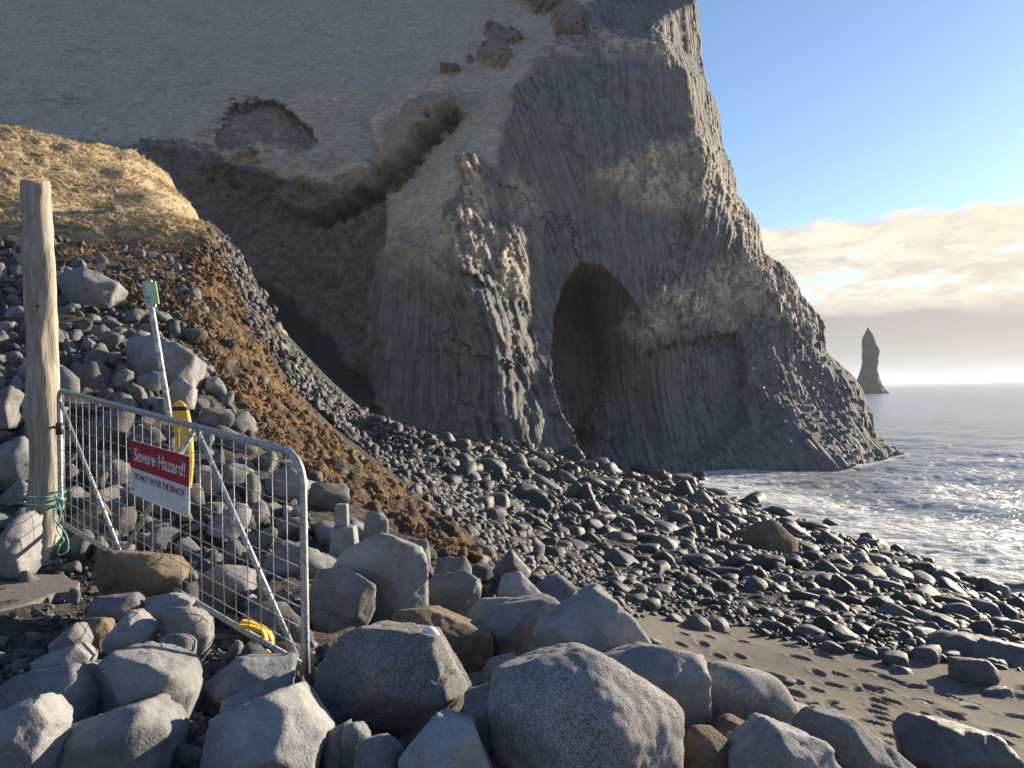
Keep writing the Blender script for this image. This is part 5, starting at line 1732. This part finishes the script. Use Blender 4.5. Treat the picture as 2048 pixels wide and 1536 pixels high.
def build_sign():
    sl = gate_s(263, .6); sr = gate_s(379, .6)
    hl1, hl0 = gate_h(880, sl), gate_h(986, sl)
    hr1, hr0 = gate_h(912, sr), gate_h(1034, sr)
    W = float(np.linalg.norm(GU * (sr - sl))); H = ((hl1 - hl0) + (hr1 - hr0)) / 2
    c = GL + np.array(gpt((sl + sr) / 2, (hl0 + hl1 + hr0 + hr1) / 4, .034))
    xa = Vector(tuple(GU)).normalized()
    tilt = ((hr0 + hr1) - (hl0 + hl1)) / 2 / W
    za = Vector(tuple(GN_)).normalized()
    za = (za - xa * za.dot(xa)).normalized()
    ya = za.cross(xa).normalized()
    q = Matrix((xa, ya, za)).transposed().to_4x4()
    q = Matrix.Translation(tuple(c)) @ q @ Matrix.Rotation(math.atan(tilt), 4, 'Z')
    sg = empty('warning_sign')
    sg.matrix_world = q
    tag(sg, 'red and white hazard sign fixed to the mesh gate', 'sign')
    def box(x0, x1, y0, y1, z0, z1):
        V = [(x, y, z) for z in (z0, z1) for y in (y0, y1) for x in (x0, x1)]
        return V, [(0, 2, 3, 1), (4, 5, 7, 6), (0, 1, 5, 4), (2, 6, 7, 3), (0, 4, 6, 2), (1, 3, 7, 5)]
    part('panel', box(-W / 2, W / 2, -H / 2, H / 2, -.002, .002), M['signwhite'], sg, False)
    part('red_band', box(-W / 2 + .001, W / 2 - .001, -0.01 * H, H / 2 - .001, .002, .0035), M['signred'], sg, False)
    t = text_mesh('Severe Hazard!', H * .33, W * .88, H * .0035, 'headline', M['signwhite'], sg)
    t.location = (0, H * .255, .0046)
    t = text_mesh('DO NOT ENTER THE BEACH!', H * .165, W * .86, H * .0012, 'message', M['textred'], sg)
    t.location = (0, -H * .14, .0036)
    for x in (-.44, .44):
        for y in (-.40, .44):
            a = 14
            V = [(x * W + .006 * math.cos(k * 2 * math.pi / a), y * H + .006 * math.sin(k * 2 * math.pi / a), z) for z in (.002, .0062) for k in range(a)]
            part('screw', (V, [tuple(range(a, 2 * a))] + [(k, (k + 1) % a, a + (k + 1) % a, a + k) for k in range(a)]), M['screw'], sg)


build_sign()


# ------------------------------------------------------------------ log post
def build_post():
    base = P(86, 1140, 6.5)
    log = empty('log_post', base)
    tag(log, 'tall weathered driftwood log standing as the gate post', 'post')
    top = P(78, 366, 6.5)
    H = top[2] - base[2]
    rows, seg = 110, 36
    V = []
    knots = [(0.835, math.pi * 1.08, .085, .11), (0.455, math.pi * 1.08, .06, .08), (0.62, -1.7, .02, .05), (0.22, -1.2, .02, .05), (.95, 2.8, .02, .12)]
    for i in range(rows):
        t = i / (rows - 1)
        z = -0.25 + t * (H + .25)
        cx = (top[0] - base[0]) * t + .018 * math.sin(t * 5.0); cy = .02 * math.sin(t * 3.1)
        rad = 0.132 - 0.020 * t
        for k in range(seg):
            a = 2 * math.pi * k / seg
            n = 0.022 * mnoise.noise((math.cos(a) * 1.3, math.sin(a) * 1.3, z * 1.7)) + 0.008 * mnoise.noise((math.cos(a) * 2.5, math.sin(a) * 2.5, z * 6)) + 0.005 * mnoise.noise((math.cos(a) * 5, math.sin(a) * 5, z * 2.2)) + 0.0025 * mnoise.noise((math.cos(a) * 14, math.sin(a) * 14, z * 3.0))
            for (kt, ka, kr, ks) in knots:
                da = (a - ka + math.pi) % (2 * math.pi) - math.pi
                q = ((t - kt) * H / ks) ** 2 + (da * rad / ks) ** 2
                n += kr * math.exp(-q) 
            V.append((cx + (rad + n) * math.cos(a), cy + (rad + n) * math.sin(a), z + (0.02 * math.sin(a * 2 + 1) if i == rows - 1 else 0)))
    F = [(i * seg + k, i * seg + (k + 1) % seg, (i + 1) * seg + (k + 1) % seg, (i + 1) * seg + k) for i in range(rows - 1) for k in range(seg)]
    F.append(tuple((rows - 1) * seg + k for k in range(seg)))
    mesh_obj('trunk', V, F, M['wood'], log)
    for (t, a, s) in ((.835, -2.25, .035), (.455, -2.4, .03), (.62, -1.75, .016), (.20, -1.35, .018), (.7, -1.2, .014)):
        z = -0.25 + t * (H + .25); rad = .132 - .020 * t + (.052 if t in (.835, .455) else .004)
        c = Vector(((top[0] - base[0]) * t + .018 * math.sin(t * 5.0) + rad * math.cos(a), .02 * math.sin(t * 3.1) + rad * math.sin(a), z))
        nrm = Vector((math.cos(a), math.sin(a), 0)); tn = Vector((-math.sin(a), math.cos(a), 0))
        VV = []
        for (rr, o) in ((1.0, -.006), (.75, .005), (.35, -.001)):
            for k in range(12):
                b = 2 * math.pi * k / 12
                VV.append(c + (tn * math.cos(b) * .8 + Vector((0, 0, 1)) * math.sin(b)) * s * rr + nrm * o)
        FF = [(i * 12 + k, i * 12 + (k + 1) % 12, (i + 1) * 12 + (k + 1) % 12, (i + 1) * 12 + k) for i in range(2) for k in range(12)] + [tuple(24 + k for k in range(12))]
        part('knot', (VV, FF), M['knot'], log)
    return base, H


POST, POST_H = build_post()


def smooth_path(pts, n=8):
    pts = [Vector(p) for p in pts]
    out = []
    for i in range(len(pts) - 1):
        p0 = pts[max(i - 1, 0)]; p1 = pts[i]; p2 = pts[i + 1]; p3 = pts[min(i + 2, len(pts) - 1)]
        for k in range(n):
            t = k / n
            out.append(0.5 * ((2 * p1) + (-p0 + p2) * t + (2 * p0 - 5 * p1 + 4 * p2 - p3) * t * t + (-p0 + 3 * p1 - 3 * p2 + p3) * t ** 3))
    out.append(pts[-1])
    return out


def build_rope():
    r = random.Random(2)
    c = POST + np.array([0.0, 0, 0])
    z0 = P(86, 995, 6.5)[2] - POST[2]
    rope = empty('rope', tuple(POST + np.array([0, 0, z0])))
    tag(rope, 'turquoise rope tying the gate to the log', 'rope')
    g0 = Vector(tuple(GL - POST)) - Vector((0, 0, z0))
    for dz in (0.03, -0.035):
        pts = []
        for k in range(15):
            a = -math.pi * 1.15 + k / 14 * math.pi * 2 * .86
            rad = .172
            pts.append((rad * math.cos(a), rad * math.sin(a), dz + .012 * math.sin(a * 2)))
        e = (g0.x + .02, g0.y - .03, dz + .03)
        part('loop', tube(smooth_path([e] + pts[::-1][0:0] + pts + [e], 5), .0062, 7), M['rope'], rope)
    for k in range(3):
        x, y = g0.x + .0 + .012 * k, g0.y - .035 - .008 * k
        pts = [(x + .03 * math.cos(b * 1.3 + k), y + .03 * math.sin(b * 1.3 + k), .06 - .035 * b / 2 + .01 * r.uniform(-1, 1)) for b in range(9)]
        part('knot', tube(smooth_path(pts, 5), .0062, 7), M['rope'], rope)
    for k, (dx, dz, w) in enumerate(((.05, -.34, .03), (.08, -.42, -.03))):
        pts = [(g0.x, g0.y - .04, 0), (g0.x + w, g0.y - .05, dz * .35), (g0.x + dx * .6 - w, g0.y - .06, dz * .7), (g0.x + dx, g0.y - .05, dz), (g0.x + dx - .06, g0.y - .08, dz - .03), (g0.x + dx - .03, g0.y - .1, dz + .06)]
        part('loose_end', tube(smooth_path(pts, 6), .006, 7), M['rope'], rope)


build_rope()


# ------------------------------------------------------------------ marker pole, yellow marker, strap, footing, asphalt
def build_small():
    a, b = P(342, 850, 9.0), P(298, 585, 9.0)
    pole = empty('marker_pole', tuple(a))
    tag(pole, 'leaning scuffed white marker pole with a pale green reflector', 'pole')
    d = b - a
    part('shaft', tube([tuple(d * t) for t in np.linspace(-.15, 1.0, 12)], .034, 14), M['polewhite'], pole)
    ax = Vector(tuple(d)).normalized()
    sx = Vector((1, 0, 0)); sx = (sx - ax * sx.dot(ax)).normalized(); ny = ax.cross(sx)
    if ny.y > 0:
        ny = -ny
    def slab(c, w, h, t):
        V = [c + sx * x * w + ax * z * h + ny * y * t for y in (-1, 1) for z in (-1, 1) for x in (-1, 1)]
        return V, [(0, 2, 3, 1), (4, 5, 7, 6), (0, 1, 5, 4), (2, 6, 7, 3), (0, 4, 6, 2), (1, 3, 7, 5)]
    top = Vector(tuple(d))
    part('backing', slab(top + ax * -.02 + sx * .0, .055, .16, .012), M['galv'], pole, False)
    part('reflector', slab(top + ax * -.02 + sx * .045 + ny * .02, .062, .135, .006), M['reflector'], pole, False)
    # rounded yellow marker behind the gate
    base = P(372, 975, 7.6); top = P(357, 801, 7.6)
    ym = empty('yellow_marker', tuple(base))
    tag(ym, 'yellow marker post with a black band behind the hazard sign', 'marker')
    d = top - base
    rows, seg = 30, 20
    V = []
    for i in range(rows):
        t = i / (rows - 1)
        w = np.interp(t, [0, .3, .75, .9, .97, 1.0], [.055, .085, .092, .082, .055, .012])
        bend = .02 * math.sin(t * 3)
        for k in range(seg):
            an = 2 * math.pi * k / seg
            V.append((d[0] * t + bend + w * math.cos(an), d[1] * t + .6 * w * math.sin(an), d[2] * t))
    F = [(i * seg + k, i * seg + (k + 1) % seg, (i + 1) * seg + (k + 1) % seg, (i + 1) * seg + k) for i in range(rows - 1) for k in range(seg)] + [tuple((rows - 1) * seg + k for k in range(seg))]
    mesh_obj('body', V, F, M['yellow'], ym)
    V = []
    for t in (.885, .93):
        w = np.interp(t, [0, .3, .75, .9, .97, 1.0], [.055, .085, .092, .082, .055, .012]) + .003
        for k in range(seg):
            an = 2 * math.pi * k / seg
            V.append((d[0] * t + .02 * math.sin(t * 3) + w * math.cos(an), d[1] * t + .6 * w * math.sin(an), d[2] * t))
    mesh_obj('band', V, [(k, (k + 1) % seg, seg + (k + 1) % seg, seg + k) for k in range(seg)], M['black'], ym)
    # yellow strap curled round the bottom rail
    c = P(505, 1275, 4.45)
    st = empty('yellow_strap', tuple(c))
    tag(st, 'yellow strap curled around the bottom rail of the gate', 'strap')
    def ribbon(pix_pts, w, th=.004):
        pts = smooth_path([P(a_, b_, y_) - c for a_, b_, y_ in pix_pts], 7)
        V, F = [], []
        for i, p in enumerate(pts):
            t = (pts[min(i + 1, len(pts) - 1)] - pts[max(i - 1, 0)]).normalized()
            s = Vector((.35, .9, .25)); s = (s - t * s.dot(t)).normalized(); n = t.cross(s)
            for (u, v_) in ((-1, -1), (1, -1), (1, 1), (-1, 1)):
                V.append(p + s * u * w + n * v_ * th)
            if i:
                for k in range(4):
                    F.append(((i - 1) * 4 + k, (i - 1) * 4 + (k + 1) % 4, i * 4 + (k + 1) % 4, i * 4 + k))
        F += [(0, 1, 2, 3), tuple(len(V) - 4 + k for k in (3, 2, 1, 0))]
        return V, F
    part('band', ribbon([(480, 1258, 4.5), (482, 1244, 4.5), (510, 1250, 4.45), (535, 1265, 4.4), (544, 1285, 4.4), (538, 1300, 4.38)], .022), M['yellow'], st)
    part('band', ribbon([(478, 1252, 4.42), (500, 1254, 4.36), (525, 1264, 4.3), (532, 1282, 4.3)], .018), M['yellow'], st)
    part('tail', ribbon([(500, 1282, 4.3), (508, 1296, 4.28), (502, 1310, 4.27), (512, 1308, 4.26)], .014), M['yellow'], st)
    part('tail', ribbon([(532, 1300, 4.3), (540, 1312, 4.27), (535, 1322, 4.26)], .012), M['yellow'], st)
    # footing
    b = P(689, 1088, 7.1)
    ft = empty('concrete_footing', tuple(b))
    tag(ft, 'bluish concrete footing with a narrower stub on top, beyond the gate', 'footing')
    s = 7.1 / F_PX
    def frust(w0, w1, z0, z1, d0, d1, cx=0.0):
        V = [(cx + sx_ * w, sy * dd, z) for (w, dd, z) in ((w0, d0, z0), (w1, d1, z1)) for (sx_, sy) in ((-1, -1), (1, -1), (1, 1), (-1, 1))]
        return V, [(0, 1, 5, 4), (1, 2, 6, 5), (2, 3, 7, 6), (3, 0, 4, 7), (4, 5, 6, 7), (3, 2, 1, 0)]
    o1 = part('block', frust(27 * s, 22 * s, -.1, 36 * s, 24 * s, 20 * s), M['concrete'], ft, False)
    o2 = part('stub', frust(13 * s, 12 * s, 36 * s, 80 * s, 12 * s, 11 * s, -4 * s), M['concrete'], ft, False)
    for o in (o1, o2):
        md = o.modifiers.new('b', 'BEVEL'); md.width = .012; md.segments = 2
    # asphalt slab
    ol = [(-120, 1150), (0, 1155), (70, 1160), (130, 1163), (136, 1172), (160, 1186), (152, 1202), (110, 1204), (60, 1222), (0, 1238), (-120, 1250)]
    w = hits([a_ for a_, b_ in ol], [b_ for a_, b_ in ol])
    c = w.mean(0)
    zt = c[2] + .05
    n = len(w)
    V = [tuple(np.array([q[0], q[1], zt + .12 * (q[2] - c[2])]) - c) for q in w] + [tuple(np.array([q[0] * 1.0, q[1], zt - .10]) - c) for q in w]
    F = [tuple(range(n))[::-1]] + [(k, (k + 1) % n, n + (k + 1) % n, n + k) for k in range(n)]
    o = mesh_obj('asphalt_slab', V, F, M['asphalt'], None, False)
    o.location = c
    md = o.modifiers.new('b', 'BEVEL'); md.width = .01; md.segments = 2
    tag(o, 'broken flat slab of old asphalt at the left edge below the log', 'slab')


build_small()

# ------------------------------------------------------------------ haze
def build_haze():
    m = bpy.data.materials.new('sea_haze')
    m.use_nodes = True
    t = m.node_tree
    t.nodes.clear()
    out = t.nodes.new('ShaderNodeOutputMaterial')
    v = t.nodes.new('ShaderNodeVolumePrincipled')
    v.inputs['Color'].default_value = (0.74, 0.80, 0.92, 1)
    v.inputs['Density'].default_value = HAZE
    v.inputs['Anisotropy'].default_value = 0.1
    t.links.new(v.outputs[0], out.inputs['Volume'])
    L, z0, z1 = 7000.0, -8.0, 75.0
    V = [(x, y, z) for z in (z0, z1) for y in (-L, L) for x in (-L, L)]
    o = mesh_obj('haze', V, [(0, 2, 3, 1), (4, 5, 7, 6), (0, 1, 5, 4), (2, 6, 7, 3), (0, 4, 6, 2), (1, 3, 7, 5)], m, None, False)
    tag(o, 'thin salty sea haze in the air over the beach', kind='stuff')


HAZE = 0.00022
if HAZE > 0:
    build_haze()
